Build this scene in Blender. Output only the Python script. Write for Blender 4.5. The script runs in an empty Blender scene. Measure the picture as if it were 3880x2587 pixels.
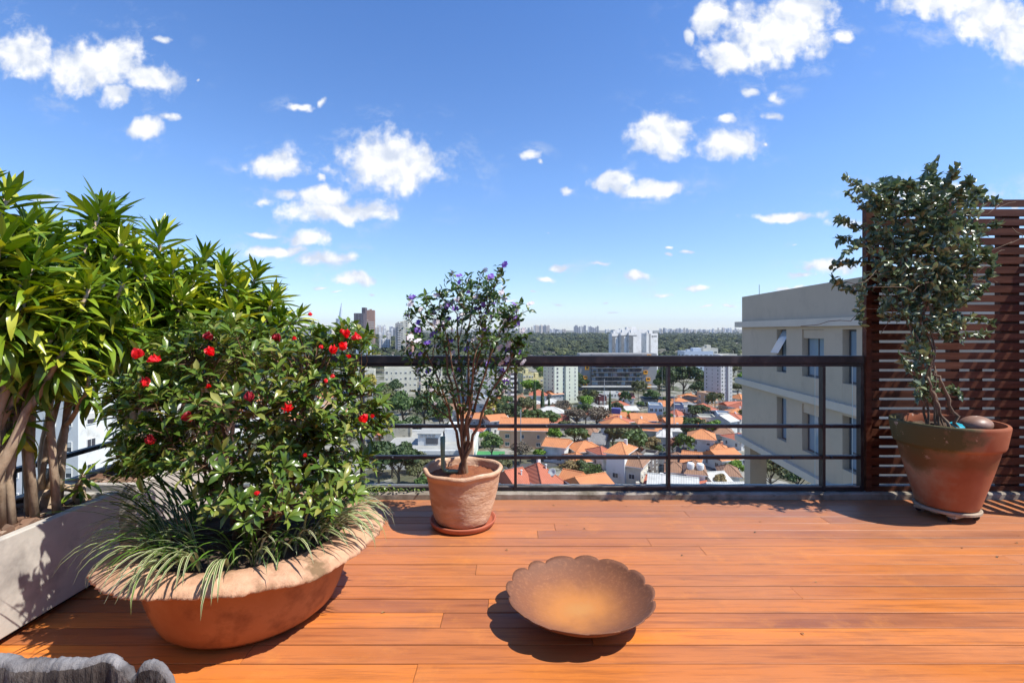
import bpy, math, random
import numpy as np
from mathutils import Vector, Matrix
R = math.radians
rng = np.random.default_rng(7)
random.seed(7)
scene = bpy.context.scene
COL = scene.collection

# ------------------------------------------------------------------ camera
EYE = 1.3
HAZE = 4.5e-5
cam_d = bpy.data.cameras.new('camera'); cam = bpy.data.objects.new('camera', cam_d); COL.objects.link(cam)
cam.location = (0, 0, EYE); cam.rotation_euler = (R(90), 0, 0)
cam_d.lens = 17.0; cam_d.sensor_width = 36; cam_d.shift_y = -0.0112
cam_d.clip_start = 0.05; cam_d.clip_end = 60000
scene.camera = cam

# ------------------------------------------------------------------ light
SUN_EL, SUN_AZ = 55.5, -17.0          # azimuth counted from +x, negative = behind the camera
sd = Vector((math.cos(R(SUN_EL))*math.cos(R(SUN_AZ)), math.cos(R(SUN_EL))*math.sin(R(SUN_AZ)), math.sin(R(SUN_EL))))
sun_d = bpy.data.lights.new('sun', 'SUN'); sun = bpy.data.objects.new('sun', sun_d); COL.objects.link(sun)
sun.rotation_euler = sd.to_track_quat('Z', 'Y').to_euler()
sun_d.energy = 5.0; sun_d.angle = R(0.5); sun_d.color = (1.0, 0.95, 0.87)
vs = scene.view_settings
vs.view_transform = 'Standard'; vs.look = 'None'; vs.exposure = 0.5; vs.gamma = 1; vs.use_curve_mapping = False

def nn(nt, typ, **kw):
    n = nt.nodes.new(typ)
    for k, v in kw.items(): setattr(n, k, v)
    return n
def lk(nt, a, b): nt.links.new(a, b)

# clouds: (cx, cy, rx, ry) directions on the plane one metre north of the eye, in 1/1110 units
CL = [(50,125,80,62),(225,148,105,66),(335,180,72,34),(258,215,34,30),(372,95,34,9),(450,186,8,7),(385,267,30,14),(338,298,44,30),
 (690,250,46,13),(740,236,13,17),(640,383,68,35),(728,412,18,12),(893,378,122,62),(745,455,62,30),(780,485,118,28),(605,468,34,11),
 (672,450,34,16),(700,550,50,19),(590,538,54,8),(740,593,78,18),(640,577,74,13),(805,640,52,16),(735,658,25,7),(765,674,24,4),
 (847,674,14,6),(95,457,26,16),(1210,357,30,18),(1225,376,10,12),(1292,431,30,12),(1765,85,118,74),(1690,132,62,40),(1845,28,75,55),
 (1640,40,38,42),(1592,78,16,24),(1940,88,32,18),(2190,0,160,42),(2290,45,115,52),(2345,95,60,50),(1520,315,78,48),(1668,335,72,33),
 (1667,278,24,15),(1725,217,24,14),(1780,220,16,22),(1773,272,28,16),(1757,327,12,6),(1410,415,48,22),(1500,432,72,21),(1815,495,88,14),
 (1935,518,46,17),(2150,440,130,27),(2336,470,18,8),(1825,558,14,6),(1841,628,50,12),(1905,612,60,16),(1805,657,44,8),(1248,533,11,5),
 (1290,610,44,11),(1250,637,46,9),(1370,608,23,5),(1465,640,38,12),(1595,662,34,8),(1530,675,34,9),(1543,577,18,5),(1595,586,20,6),
 (1542,592,14,6),(1285,698,9,4),(1225,671,20,4),(1385,698,10,3),(1620,700,22,5),(1675,705,26,5),(1405,716,20,3),(1180,690,16,3)]
world = bpy.data.worlds.new('World'); scene.world = world; world.use_nodes = True
wt = world.node_tree; wt.nodes.clear()
wo = nn(wt, 'ShaderNodeOutputWorld'); bg = nn(wt, 'ShaderNodeBackground')
sky = nn(wt, 'ShaderNodeTexSky', sky_type='NISHITA', sun_disc=False)
sky.sun_elevation = R(SUN_EL); sky.sun_rotation = math.atan2(sd.x, sd.y)
sky.altitude = 700; sky.air_density = 1.0; sky.dust_density = 0.2; sky.ozone_density = 1.6
tc = nn(wt, 'ShaderNodeTexCoord'); sep = nn(wt, 'ShaderNodeSeparateXYZ'); lk(wt, tc.outputs['Generated'], sep.inputs[0])
def M(nt, op, a, b=None, c=None, clamp=False):
    n = nn(nt, 'ShaderNodeMath', operation=op, use_clamp=clamp)
    for i, v in enumerate((a, b, c)):
        if v is None: continue
        if isinstance(v, (int, float)): n.inputs[i].default_value = v
        else: lk(nt, v, n.inputs[i])
    return n.outputs[0]
ymax = M(wt, 'MAXIMUM', sep.outputs[1], 0.12)
px = M(wt, 'DIVIDE', sep.outputs[0], ymax); pz = M(wt, 'DIVIDE', sep.outputs[2], ymax)
comb = nn(wt, 'ShaderNodeCombineXYZ'); lk(wt, px, comb.inputs[0]); lk(wt, pz, comb.inputs[1])
P0 = comb.outputs[0]
PW = P0
for sc_, am_ in ((7.0, 0.055), (26.0, 0.020)):
    wz = nn(wt, 'ShaderNodeTexNoise', noise_dimensions='2D'); wz.inputs['Scale'].default_value = sc_; wz.inputs['Detail'].default_value = 2; lk(wt, P0, wz.inputs['Vector'])
    a_ = nn(wt, 'ShaderNodeVectorMath', operation='SUBTRACT'); lk(wt, wz.outputs['Color'], a_.inputs[0]); a_.inputs[1].default_value = (0.5, 0.5, 0.5)
    b_ = nn(wt, 'ShaderNodeVectorMath', operation='MULTIPLY_ADD'); lk(wt, a_.outputs[0], b_.inputs[0]); b_.inputs[1].default_value = (am_, am_*0.6, 0); lk(wt, PW, b_.inputs[2]); PW = b_.outputs[0]
wn = nn(wt, 'ShaderNodeTexNoise', noise_dimensions='2D'); wn.inputs['Scale'].default_value = 11; wn.inputs['Detail'].default_value = 6; wn.inputs['Roughness'].default_value = 0.55
lk(wt, PW, wn.inputs['Vector'])
wn2 = nn(wt, 'ShaderNodeTexNoise', noise_dimensions='2D'); wn2.inputs['Scale'].default_value = 38; wn2.inputs['Detail'].default_value = 5; wn2.inputs['Roughness'].default_value = 0.55
lk(wt, P0, wn2.inputs['Vector'])
F = None
for (cx, cy, rx, ry) in CL:
    mp = nn(wt, 'ShaderNodeVectorMath', operation='MULTIPLY_ADD')
    sx, sy = 1110.0/rx, 1110.0/ry
    x0, z0 = (cx-1176)/1110.0, (757.5-cy)/1110.0
    lk(wt, PW, mp.inputs[0]); mp.inputs[1].default_value = (sx, sy, 0); mp.inputs[2].default_value = (-x0*sx, -z0*sy, 0)
    ln = nn(wt, 'ShaderNodeVectorMath', operation='LENGTH'); lk(wt, mp.outputs[0], ln.inputs[0])
    ln_ = M(wt, 'MULTIPLY_ADD', ln.outputs['Value'], 1.0, 0.42 if rx*ry < 260 else 0.30 if rx*ry < 800 else 0.0)
    F = ln_ if F is None else M(wt, 'MINIMUM', F, ln_)
F1 = M(wt, 'MULTIPLY', M(wt, 'SUBTRACT', 1.28, F), 1.35)                                   # 1 in the middle, 0 at the rim
big = M(wt, 'MULTIPLY', M(wt, 'SUBTRACT', wn.outputs['Fac'], 0.5), 1.7)
small = M(wt, 'MULTIPLY', M(wt, 'SUBTRACT', wn2.outputs['Fac'], 0.5), 1.3)
tot = M(wt, 'ADD', M(wt, 'ADD', F1, big), small)
dens = nn(wt, 'ShaderNodeMapRange', interpolation_type='SMOOTHSTEP'); lk(wt, tot, dens.inputs[0])
dens.inputs[1].default_value = 0.05; dens.inputs[2].default_value = 1.0
front = nn(wt, 'ShaderNodeMapRange'); lk(wt, sep.outputs[1], front.inputs[0]); front.inputs[1].default_value = 0.1; front.inputs[2].default_value = 0.25
vn = nn(wt, 'ShaderNodeTexNoise', noise_dimensions='2D'); vn.inputs['Scale'].default_value = 9; vn.inputs['Detail'].default_value = 9; vn.inputs['Roughness'].default_value = 0.68
vst = nn(wt, 'ShaderNodeVectorMath', operation='MULTIPLY'); lk(wt, PW, vst.inputs[0]); vst.inputs[1].default_value = (1, 1.7, 1); lk(wt, vst.outputs[0], vn.inputs['Vector'])
near_ = nn(wt, 'ShaderNodeMapRange'); lk(wt, F, near_.inputs[0]); near_.inputs[1].default_value = 2.6; near_.inputs[2].default_value = 0.9
veil_ = nn(wt, 'ShaderNodeMapRange', interpolation_type='SMOOTHSTEP'); lk(wt, vn.outputs['Fac'], veil_.inputs[0]); veil_.inputs[1].default_value = 0.50; veil_.inputs[2].default_value = 0.78
veil = M(wt, 'MULTIPLY', M(wt, 'MULTIPLY', near_.outputs[0], veil_.outputs[0]), 0.6)
dall = M(wt, 'SUBTRACT', 1.0, M(wt, 'MULTIPLY', M(wt, 'SUBTRACT', 1.0, dens.outputs[0]), M(wt, 'SUBTRACT', 1.0, veil)))
cd = M(wt, 'MULTIPLY', M(wt, 'MULTIPLY', dall, front.outputs[0]), 0.97)
offv = nn(wt, 'ShaderNodeVectorMath', operation='ADD'); lk(wt, PW, offv.inputs[0]); offv.inputs[1].default_value = (0.012, 0.020, 0)
wn3 = nn(wt, 'ShaderNodeTexNoise', noise_dimensions='2D'); wn3.inputs['Scale'].default_value = 19; wn3.inputs['Detail'].default_value = 4; lk(wt, offv.outputs[0], wn3.inputs['Vector'])
wn4 = nn(wt, 'ShaderNodeTexNoise', noise_dimensions='2D'); wn4.inputs['Scale'].default_value = 19; wn4.inputs['Detail'].default_value = 4; lk(wt, PW, wn4.inputs['Vector'])
relief = M(wt, 'MULTIPLY', M(wt, 'SUBTRACT', wn4.outputs['Fac'], wn3.outputs['Fac']), 2.6)
shade = nn(wt, 'ShaderNodeMapRange'); lk(wt, M(wt, 'ADD', M(wt, 'MULTIPLY', tot, 0.55), relief), shade.inputs[0]); shade.inputs[1].default_value = -0.05; shade.inputs[2].default_value = 0.95
ccol = nn(wt, 'ShaderNodeMix', data_type='RGBA'); lk(wt, shade.outputs[0], ccol.inputs[0])
ccol.inputs[6].default_value = (5.2, 5.7, 6.7, 1); ccol.inputs[7].default_value = (8.3, 8.3, 8.3, 1)
# clear-sky colour: the sky texture, a little more saturated
tint = nn(wt, 'ShaderNodeValToRGB'); el = tint.color_ramp
el.elements[0].position = 0.0; el.elements[0].color = (1.02, 1.12, 1.36, 1); el.elements[1].position = 1.0; el.elements[1].color = (0.70, 1.06, 1.6, 1)
for p_, c_ in ((0.08, (1.05, 1.17, 1.42, 1)), (0.3, (1.0, 1.28, 1.65, 1)), (0.6, (0.74, 1.12, 1.64, 1))): e_ = el.elements.new(p_); e_.color = c_
lk(wt, M(wt, 'ABSOLUTE', sep.outputs[2]), tint.inputs[0])
hs = nn(wt, 'ShaderNodeMix', data_type='RGBA', blend_type='MULTIPLY'); hs.inputs[0].default_value = 1.0
lk(wt, sky.outputs[0], hs.inputs[6]); lk(wt, tint.outputs[0], hs.inputs[7])
mixc = nn(wt, 'ShaderNodeMix', data_type='RGBA'); lk(wt, cd, mixc.inputs[0]); lk(wt, hs.outputs[2], mixc.inputs[6]); lk(wt, ccol.outputs[2], mixc.inputs[7])
lk(wt, mixc.outputs[2], bg.inputs['Color']); bg.inputs['Strength'].default_value = 0.097
lk(wt, bg.outputs[0], wo.inputs['Surface'])

# ------------------------------------------------------------------ helpers
G = -42.0                                   # level of the city below the terrace
def gp(u, v, z=G):                          # point at height z seen in direction (u, v)
    y = 1110.0*(EYE-z)/(v-757.5)
    return ((u-1176)/1110.0*y, y)
def at(u, v, y):                            # point at distance y
    return Vector(((u-1176)/1110.0*y, y, EYE-(v-757.5)/1110.0*y))

def tag(o, label=None, cat=None, group=None, kind=None):
    if label: o['label'] = label
    if cat: o['category'] = cat
    if group: o['group'] = group
    if kind: o['kind'] = kind
    return o
def empty(name, loc=(0, 0, 0), rz=0, label=None, cat=None, group=None):
    o = bpy.data.objects.new(name, None); COL.objects.link(o)
    o.location = loc; o.rotation_euler = (0, 0, rz); o.empty_display_size = 0.1
    return tag(o, label, cat, group)

class Geo:
    def __init__(s): s.v = []; s.f = []; s.n = 0
    def add(s, verts, faces, mi=0):
        verts = np.asarray(verts, dtype=np.float64).reshape(-1, 3)
        s.v.append(verts)
        for fa in (faces if isinstance(faces, tuple) else (faces,)):
            fa = np.asarray(fa, dtype=np.int64)
            if fa.size: s.f.append((fa + s.n, mi))
        s.n += len(verts)
    def box(s, x0, x1, y0, y1, z0, z1, mi=0, rot=None, org=None):
        v = np.array([[x, y, z] for z in (z0, z1) for y in (y0, y1) for x in (x0, x1)], float)
        if rot is not None:
            o = np.array(org if org is not None else [(x0+x1)/2, (y0+y1)/2, (z0+z1)/2]); v = (v-o) @ np.array(rot).T + o
        s.add(v, [[0, 2, 3, 1], [4, 5, 7, 6], [0, 1, 5, 4], [2, 6, 7, 3], [0, 4, 6, 2], [1, 3, 7, 5]], mi)
    def tube(s, pts, rad, sides=8, mi=0, cap=True, ref=None):
        P = np.asarray(pts, float); n = len(P)
        rad = np.broadcast_to(np.asarray(rad, float), (n,)) if np.ndim(rad) else np.full(n, float(rad))
        T = np.gradient(P, axis=0); T /= np.linalg.norm(T, axis=1)[:, None] + 1e-12
        ref = np.array(ref, float) if ref is not None else np.array([0, 0, 1.0]) if abs(T[:, 2]).mean() < 0.8 else np.array([0.97, 0.24, 0])
        A = np.cross(T, ref); A /= np.linalg.norm(A, axis=1)[:, None] + 1e-12
        B = np.cross(T, A)
        a = np.arange(sides)*2*np.pi/sides
        V = P[:, None] + rad[:, None, None]*(A[:, None]*np.cos(a)[None, :, None] + B[:, None]*np.sin(a)[None, :, None])
        i = np.arange(n-1)[:, None]*sides; j = np.arange(sides)[None]; k = (j+1) % sides
        q = np.stack([i+j, i+k, i+sides+k, i+sides+j], -1).reshape(-1, 4)
        s.add(V.reshape(-1, 3), q, mi)
        if cap:
            b = s.n - n*sides
            s.f.append((np.array([np.arange(sides)[::-1] + b]), mi)); s.f.append((np.array([np.arange(sides) + b + (n-1)*sides]), mi))
    def lathe(s, prof, seg=64, mi=0, fr=None, c=(0, 0, 0)):
        """prof: list of (r, z); fr(angle array, index, r, z) -> (r, z) arrays"""
        a = np.arange(seg)*2*np.pi/seg; rows = []
        for i, (r, z) in enumerate(prof):
            rr, zz = (np.full(seg, r), np.full(seg, z)) if fr is None else fr(a, i, r, z)
            rows.append(np.stack([rr*np.cos(a)+c[0], rr*np.sin(a)+c[1], zz+c[2]], -1))
        n = len(prof); V = np.concatenate(rows)
        i = np.arange(n-1)[:, None]*seg; j = np.arange(seg)[None]; k = (j+1) % seg
        s.add(V, np.stack([i+j, i+k, i+seg+k, i+seg+j], -1).reshape(-1, 4), mi)
    def inst(s, tv, tf, Rm, T, S, mi=0):
        """copies of a template: Rm (N,3,3) columns = axes, T (N,3), S (N,) or (N,3)"""
        S = np.asarray(S, float); S = S[:, None] if S.ndim == 1 else S
        V = np.einsum('nij,nkj->nki', Rm, tv[None]*S[:, None, :]) + T[:, None]
        N, k = len(T), len(tv)
        q = (np.asarray(tf)[None] + (np.arange(N)*k)[:, None, None]).reshape(-1, np.asarray(tf).shape[1])
        s.add(V.reshape(-1, 3), q, mi)
    def build(s, name, mats, parent=None, smooth=False, loc=None, **tags):
        me = bpy.data.meshes.new(name)
        V = np.concatenate(s.v); me.vertices.add(len(V)); me.vertices.foreach_set('co', V.ravel())
        loops = []; starts = []; mi = []; off = 0
        for fa, m in s.f:
            k = fa.shape[1]; loops.append(fa.ravel()); starts.append(off + np.arange(len(fa))*k); off += fa.size; mi.append(np.full(len(fa), m))
        loops = np.concatenate(loops); starts = np.concatenate(starts); mi = np.concatenate(mi)
        me.loops.add(len(loops)); me.loops.foreach_set('vertex_index', loops.astype(np.int32))
        me.polygons.add(len(starts)); me.polygons.foreach_set('loop_start', starts.astype(np.int32))
        me.polygons.foreach_set('material_index', mi.astype(np.int32))
        me.polygons.foreach_set('use_smooth', np.full(len(starts), bool(smooth)))
        me.update(calc_edges=True); me.validate()
        for m in (mats if isinstance(mats, (list, tuple)) else [mats]): me.materials.append(m)
        o = bpy.data.objects.new(name, me); COL.objects.link(o)
        if parent is not None: o.parent = parent
        if loc is not None: o.location = loc
        if tags: tag(o, **tags)
        return o

def norm(a): return a/(np.linalg.norm(a, axis=-1, keepdims=True)+1e-12)
def frames(d, up=None, roll=None):
    """rotation matrices whose columns are side, along, normal"""
    d = norm(np.asarray(d, float)); N = len(d)
    up = np.tile([0, 0, 1.0], (N, 1)) if up is None else up
    up = up + 1e-3*rng.normal(size=(N, 3))
    s_ = norm(np.cross(d, up)); n_ = np.cross(s_, d)
    if roll is not None:
        c, q = np.cos(roll)[:, None], np.sin(roll)[:, None]; s_, n_ = s_*c+n_*q, n_*c-s_*q
    return np.stack([s_, d, n_], -1)
def leaf_t(segs=4, width=0.2, bend=0.4, fold=0.12, peak=0.45, stalk=0.0):
    """unit-length leaf along +y that bends down"""
    vs_, fs = [], []; y = z = 0.0; ds = 1.0/segs; ang = bend*0.3
    for i in range(segs+1):
        t = i*ds
        w = width*0.5*(math.sin(math.pi*t**(math.log(0.5)/math.log(peak))))**0.8 if 0 < t < 1 else width*0.03
        for sx in (-1, 0, 1): vs_.append((sx*w, y, z+(abs(sx)*w*fold*4 if 0 < t else 0)))
        if i < segs:
            y += math.cos(ang)*ds; z += -math.sin(ang)*ds; ang += bend*ds
    for i in range(segs):
        a = i*3; fs += [[a, a+1, a+4, a+3], [a+1, a+2, a+5, a+4]]
    return np.array(vs_), np.array(fs)
def curve_pts(a, b, bend=0.1, n=8, seed=None, wob=0.02, mid=None):
    r = np.random.default_rng(seed); a = np.array(a, float); b = np.array(b, float)
    m = (a+b)/2 + r.normal(size=3)*bend*np.linalg.norm(b-a) if mid is None else np.array(mid, float)
    t = np.linspace(0, 1, n)[:, None]
    p = (1-t)**2*a + 2*t*(1-t)*m + t*t*b
    w = r.normal(size=(n, 3))*wob*np.linalg.norm(b-a); w[0] = w[-1] = 0
    return p + w

# ------------------------------------------------------------------ materials
def newmat(name):
    m = bpy.data.materials.new(name); m.use_nodes = True
    nt = m.node_tree; nt.nodes.clear()
    out = nn(nt, 'ShaderNodeOutputMaterial'); bs = nn(nt, 'ShaderNodeBsdfPrincipled')
    lk(nt, bs.outputs[0], out.inputs['Surface'])
    return m, nt, bs, out
def c4(c): return (c[0], c[1], c[2], 1)
def mixcol(nt, fac, a, b, blend='MIX'):
    n = nn(nt, 'ShaderNodeMix', data_type='RGBA', blend_type=blend)
    for sock, v in ((0, fac), (6, a), (7, b)):
        if isinstance(v, (int, float)): n.inputs[sock].default_value = v
        elif isinstance(v, tuple): n.inputs[sock].default_value = c4(v)
        else: lk(nt, v, n.inputs[sock])
    return n.outputs[2]
def noise(nt, vec, scale, detail=4, rough=0.55):
    n = nn(nt, 'ShaderNodeTexNoise'); n.inputs['Scale'].default_value = scale; n.inputs['Detail'].default_value = detail; n.inputs['Roughness'].default_value = rough
    lk(nt, vec, n.inputs['Vector']); return n.outputs['Fac']
def ramp(nt, fac, lo, hi):
    n = nn(nt, 'ShaderNodeMapRange'); lk(nt, fac, n.inputs[0]); n.inputs[1].default_value = lo; n.inputs[2].default_value = hi; return n.outputs[0]
def bump(nt, bs, h, strength, dist):
    b = nn(nt, 'ShaderNodeBump'); b.inputs['Strength'].default_value = strength; b.inputs['Distance'].default_value = dist
    lk(nt, h, b.inputs['Height']); lk(nt, b.outputs[0], bs.inputs['Normal'])
def pmat(name, a, b=None, scale=3, rough=0.7, bmp=0.0, bdist=0.01, metal=0.0, spec=0.5, detail=5, stain=None, stain_scale=1.0, stretch=None):
    """two-tone noise material, optional third stain colour"""
    m, nt, bs, out = newmat(name)
    tcn = nn(nt, 'ShaderNodeTexCoord'); vec = tcn.outputs['Object']
    if stretch:
        mp = nn(nt, 'ShaderNodeMapping'); mp.inputs['Scale'].default_value = stretch; lk(nt, vec, mp.inputs[0]); vec = mp.outputs[0]
    f = noise(nt, vec, scale, detail, 0.6)
    col = mixcol(nt, ramp(nt, f, 0.35, 0.65), a, b if b else a)
    if stain:
        g = noise(nt, vec, stain_scale, 5, 0.65); col = mixcol(nt, ramp(nt, g, 0.52, 0.68), col, stain)
    lk(nt, col, bs.inputs['Base Color']); bs.inputs['Roughness'].default_value = rough; bs.inputs['Metallic'].default_value = metal
    bs.inputs['Specular IOR Level'].default_value = spec
    if bmp: bump(nt, bs, noise(nt, vec, scale*4, 6, 0.65), bmp, bdist)
    return m
def leafmat(name, a, b, c=None, rough=0.38, trans=0.3, tcol=None, spec=0.5):
    """foliage: each leaf its own tone between a and b, a few c"""
    m, nt, bs, out = newmat(name)
    geo = nn(nt, 'ShaderNodeNewGeometry'); r = geo.outputs['Random Per Island']
    col = mixcol(nt, r, a, b)
    if c:
        r2 = M(nt, 'FRACT', M(nt, 'MULTIPLY', r, 17.31)); col = mixcol(nt, ramp(nt, r2, 0.72, 0.95), col, c)
    lk(nt, col, bs.inputs['Base Color']); bs.inputs['Roughness'].default_value = rough; bs.inputs['Specular IOR Level'].default_value = spec
    tr = nn(nt, 'ShaderNodeBsdfTranslucent')
    if tcol: tr.inputs['Color'].default_value = c4(tcol)
    else:
        h = nn(nt, 'ShaderNodeHueSaturation'); h.inputs['Value'].default_value = 1.5; h.inputs['Saturation'].default_value = 1.1; lk(nt, col, h.inputs['Color']); lk(nt, h.outputs[0], tr.inputs['Color'])
    mx = nn(nt, 'ShaderNodeMixShader'); mx.inputs[0].default_value = trans
    lk(nt, bs.outputs[0], mx.inputs[1]); lk(nt, tr.outputs[0], mx.inputs[2]); lk(nt, mx.outputs[0], out.inputs['Surface'])
    return m
def glassmat(name, tint=(0.9, 0.95, 0.94), refl=1.0):
    m, nt, bs, out = newmat(name)
    tr = nn(nt, 'ShaderNodeBsdfTransparent'); tr.inputs[0].default_value = c4(tint)
    gl = nn(nt, 'ShaderNodeBsdfGlossy'); gl.inputs['Roughness'].default_value = 0.02
    fr = nn(nt, 'ShaderNodeFresnel'); fr.inputs[0].default_value = 1.35
    mx = nn(nt, 'ShaderNodeMixShader'); gb = nn(nt, 'ShaderNodeNewGeometry'); lk(nt, M(nt, 'MULTIPLY', M(nt, 'MULTIPLY', fr.outputs[0], refl), M(nt, 'SUBTRACT', 1.0, gb.outputs['Backfacing'])), mx.inputs[0]); lk(nt, tr.outputs[0], mx.inputs[1]); lk(nt, gl.outputs[0], mx.inputs[2])
    lk(nt, mx.outputs[0], out.inputs['Surface']); return m

def deckmat():
    m, nt, bs, out = newmat('ipe_deck')
    tcn = nn(nt, 'ShaderNodeTexCoord'); geo = nn(nt, 'ShaderNodeNewGeometry'); r = geo.outputs['Random Per Island']
    off = nn(nt, 'ShaderNodeCombineXYZ'); lk(nt, M(nt, 'MULTIPLY', r, 37.0), off.inputs[2]); lk(nt, M(nt, 'MULTIPLY', r, 91.0), off.inputs[0])
    add = nn(nt, 'ShaderNodeVectorMath', operation='ADD'); lk(nt, tcn.outputs['Object'], add.inputs[0]); lk(nt, off.outputs[0], add.inputs[1])
    mp = nn(nt, 'ShaderNodeMapping'); mp.inputs['Scale'].default_value = (0.9, 14, 14); lk(nt, add.outputs[0], mp.inputs[0])
    grain = noise(nt, mp.outputs[0], 3.2, 6, 0.62)
    mp2 = nn(nt, 'ShaderNodeMapping'); mp2.inputs['Scale'].default_value = (0.35, 2.5, 2.5); lk(nt, add.outputs[0], mp2.inputs[0])
    broad = noise(nt, mp2.outputs[0], 2.6, 4, 0.6)
    fine = noise(nt, mp.outputs[0], 22, 4, 0.6)
    r2 = M(nt, 'FRACT', M(nt, 'MULTIPLY', r, 13.7))
    c1 = mixcol(nt, ramp(nt, r2, 0.1, 0.9), (0.28, 0.092, 0.038), (0.66, 0.200, 0.028))
    c2 = mixcol(nt, ramp(nt, broad, 0.38, 0.66), c1, (0.50, 0.165, 0.046))
    c3 = mixcol(nt, M(nt, 'MULTIPLY', ramp(nt, grain, 0.48, 0.72), 0.6), c2, (0.17, 0.052, 0.022))
    tn = noise(nt, tcn.outputs['Object'], 1.3, 5, 0.6)
    # greyed, sun-bleached wood towards the railing and in irregular patches
    sp = nn(nt, 'ShaderNodeSeparateXYZ'); lk(nt, tcn.outputs['Object'], sp.inputs[0])
    worn = M(nt, 'MULTIPLY', ramp(nt, M(nt, 'ADD', M(nt, 'MULTIPLY', sp.outputs[1], 0.35), M(nt, 'MULTIPLY', tn, 0.9)), 1.15, 1.75), 0.62)
    c4_ = mixcol(nt, worn, c3, (0.33, 0.155, 0.090))
    pt = noise(nt, tcn.outputs['Object'], 4.5, 6, 0.7)
    c4_ = mixcol(nt, M(nt, 'MULTIPLY', ramp(nt, pt, 0.55, 0.75), 0.35), c4_, (0.70, 0.26, 0.05))
    c4_ = mixcol(nt, M(nt, 'MULTIPLY', ramp(nt, noise(nt, tcn.outputs['Object'], 2.7, 6, 0.7), 0.55, 0.8), 0.4), c4_, (0.24, 0.10, 0.05))
    sc = noise(nt, mp.outputs[0], 60, 2, 0.5)
    c5 = mixcol(nt, M(nt, 'MULTIPLY', ramp(nt, sc, 0.70, 0.78), 0.35), c4_, (0.62, 0.42, 0.30))
    lk(nt, c5, bs.inputs['Base Color'])
    lk(nt, ramp2(nt, broad, 0.3, 0.7, 0.34, 0.60), bs.inputs['Roughness'])
    bs.inputs['Specular IOR Level'].default_value = 0.42
    bump(nt, bs, M(nt, 'ADD', grain, M(nt, 'MULTIPLY', fine, 0.4)), 0.25, 0.002)
    return m
def ramp2(nt, fac, lo, hi, a, b):
    n = nn(nt, 'ShaderNodeMapRange'); lk(nt, fac, n.inputs[0]); n.inputs[1].default_value = lo; n.inputs[2].default_value = hi
    n.inputs[3].default_value = a; n.inputs[4].default_value = b; return n.outputs[0]

m_deck = deckmat()
m_black = pmat('black_powder_coat', (0.007, 0.009, 0.015), (0.012, 0.013, 0.020), 6, 0.48, 0.05, 0.001, spec=0.5, stain=(0.035, 0.03, 0.035), stain_scale=9)
m_glass = glassmat('railing_glass', (0.95, 0.97, 0.965), 0.55)
m_glass_edge = pmat('glass_edge', (0.45, 0.58, 0.55), (0.6, 0.7, 0.68), 5, 0.15)
m_curb = pmat('curb_concrete', (0.20, 0.17, 0.13), (0.34, 0.30, 0.25), 7, 0.9, 0.5, 0.004, stain=(0.09, 0.075, 0.05), stain_scale=4)
m_planter = pmat('planter_concrete', (0.41, 0.375, 0.325), (0.53, 0.49, 0.43), 3.0, 0.8, 0.4, 0.004, stain=(0.30, 0.275, 0.245), stain_scale=3.2)
m_screen = pmat('dark_hardwood', (0.055, 0.016, 0.008), (0.10, 0.032, 0.014), 4, 0.6, 0.15, 0.002, spec=0.25, stretch=(0.5, 6, 6), stain=(0.13, 0.05, 0.028), stain_scale=3)
m_terra_bowl = pmat('bowl_clay', (0.36, 0.130, 0.045), (0.46, 0.19, 0.075), 3.5, 0.8, 0.35, 0.004, stain=(0.25, 0.095, 0.04), stain_scale=5, spec=0.25)
m_terra_rim = pmat('weathered_rim_clay', (0.58, 0.35, 0.22), (0.45, 0.25, 0.15), 22, 0.95, 0.9, 0.004, stain=(0.21, 0.13, 0.07), stain_scale=8, spec=0.2, detail=8)
m_soil_red = pmat('red_soil', (0.30, 0.10, 0.035), (0.20, 0.06, 0.025), 14, 0.95, 1.0, 0.012, stain=(0.05, 0.025, 0.015), stain_scale=5)
m_soil = pmat('dark_soil', (0.05, 0.032, 0.02), (0.11, 0.07, 0.045), 16, 0.95, 1.0, 0.015)
m_bark = pmat('stem_bark', (0.52, 0.40, 0.28), (0.36, 0.26, 0.17), 26, 0.85, 0.5, 0.003, stretch=(1, 1, 0.6), stain=(0.16, 0.10, 0.065), stain_scale=8)
m_twig = pmat('twig_bark', (0.14, 0.075, 0.04), (0.22, 0.13, 0.07), 20, 0.85, 0.3, 0.002)
m_vine = pmat('vine_bark', (0.11, 0.07, 0.045), (0.2, 0.14, 0.09), 20, 0.85, 0.3, 0.002)
m_drac = leafmat('dracaena_leaf', (0.05, 0.12, 0.012), (0.22, 0.31, 0.020), (0.45, 0.46, 0.045), rough=0.30, trans=0.15)
m_azal = leafmat('azalea_leaf', (0.05, 0.105, 0.014), (0.16, 0.23, 0.035), (0.27, 0.27, 0.06), rough=0.27, trans=0.17)
m_brun = leafmat('brunfelsia_leaf', (0.028, 0.065, 0.012), (0.07, 0.13, 0.022), (0.14, 0.21, 0.04), rough=0.36, trans=0.22)
m_clim = leafmat('climber_leaf', (0.055, 0.095, 0.045), (0.13, 0.18, 0.085), (0.26, 0.30, 0.15), rough=0.34, trans=0.14, spec=0.7)
m_petal_red = leafmat('red_petal', (0.75, 0.012, 0.02), (0.85, 0.03, 0.035), (0.80, 0.10, 0.09), rough=0.5, trans=0.35)
m_petal_dark = leafmat('dark_red_petal', (0.28, 0.008, 0.02), (0.42, 0.02, 0.03), None, rough=0.5, trans=0.3)
m_petal_purple = leafmat('purple_petal', (0.22, 0.09, 0.52), (0.40, 0.24, 0.70), (0.6, 0.46, 0.8), rough=0.55, trans=0.35)
m_petal_white = leafmat('white_petal', (0.75, 0.70, 0.74), (0.85, 0.82, 0.80), None, rough=0.55, trans=0.35)
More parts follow.
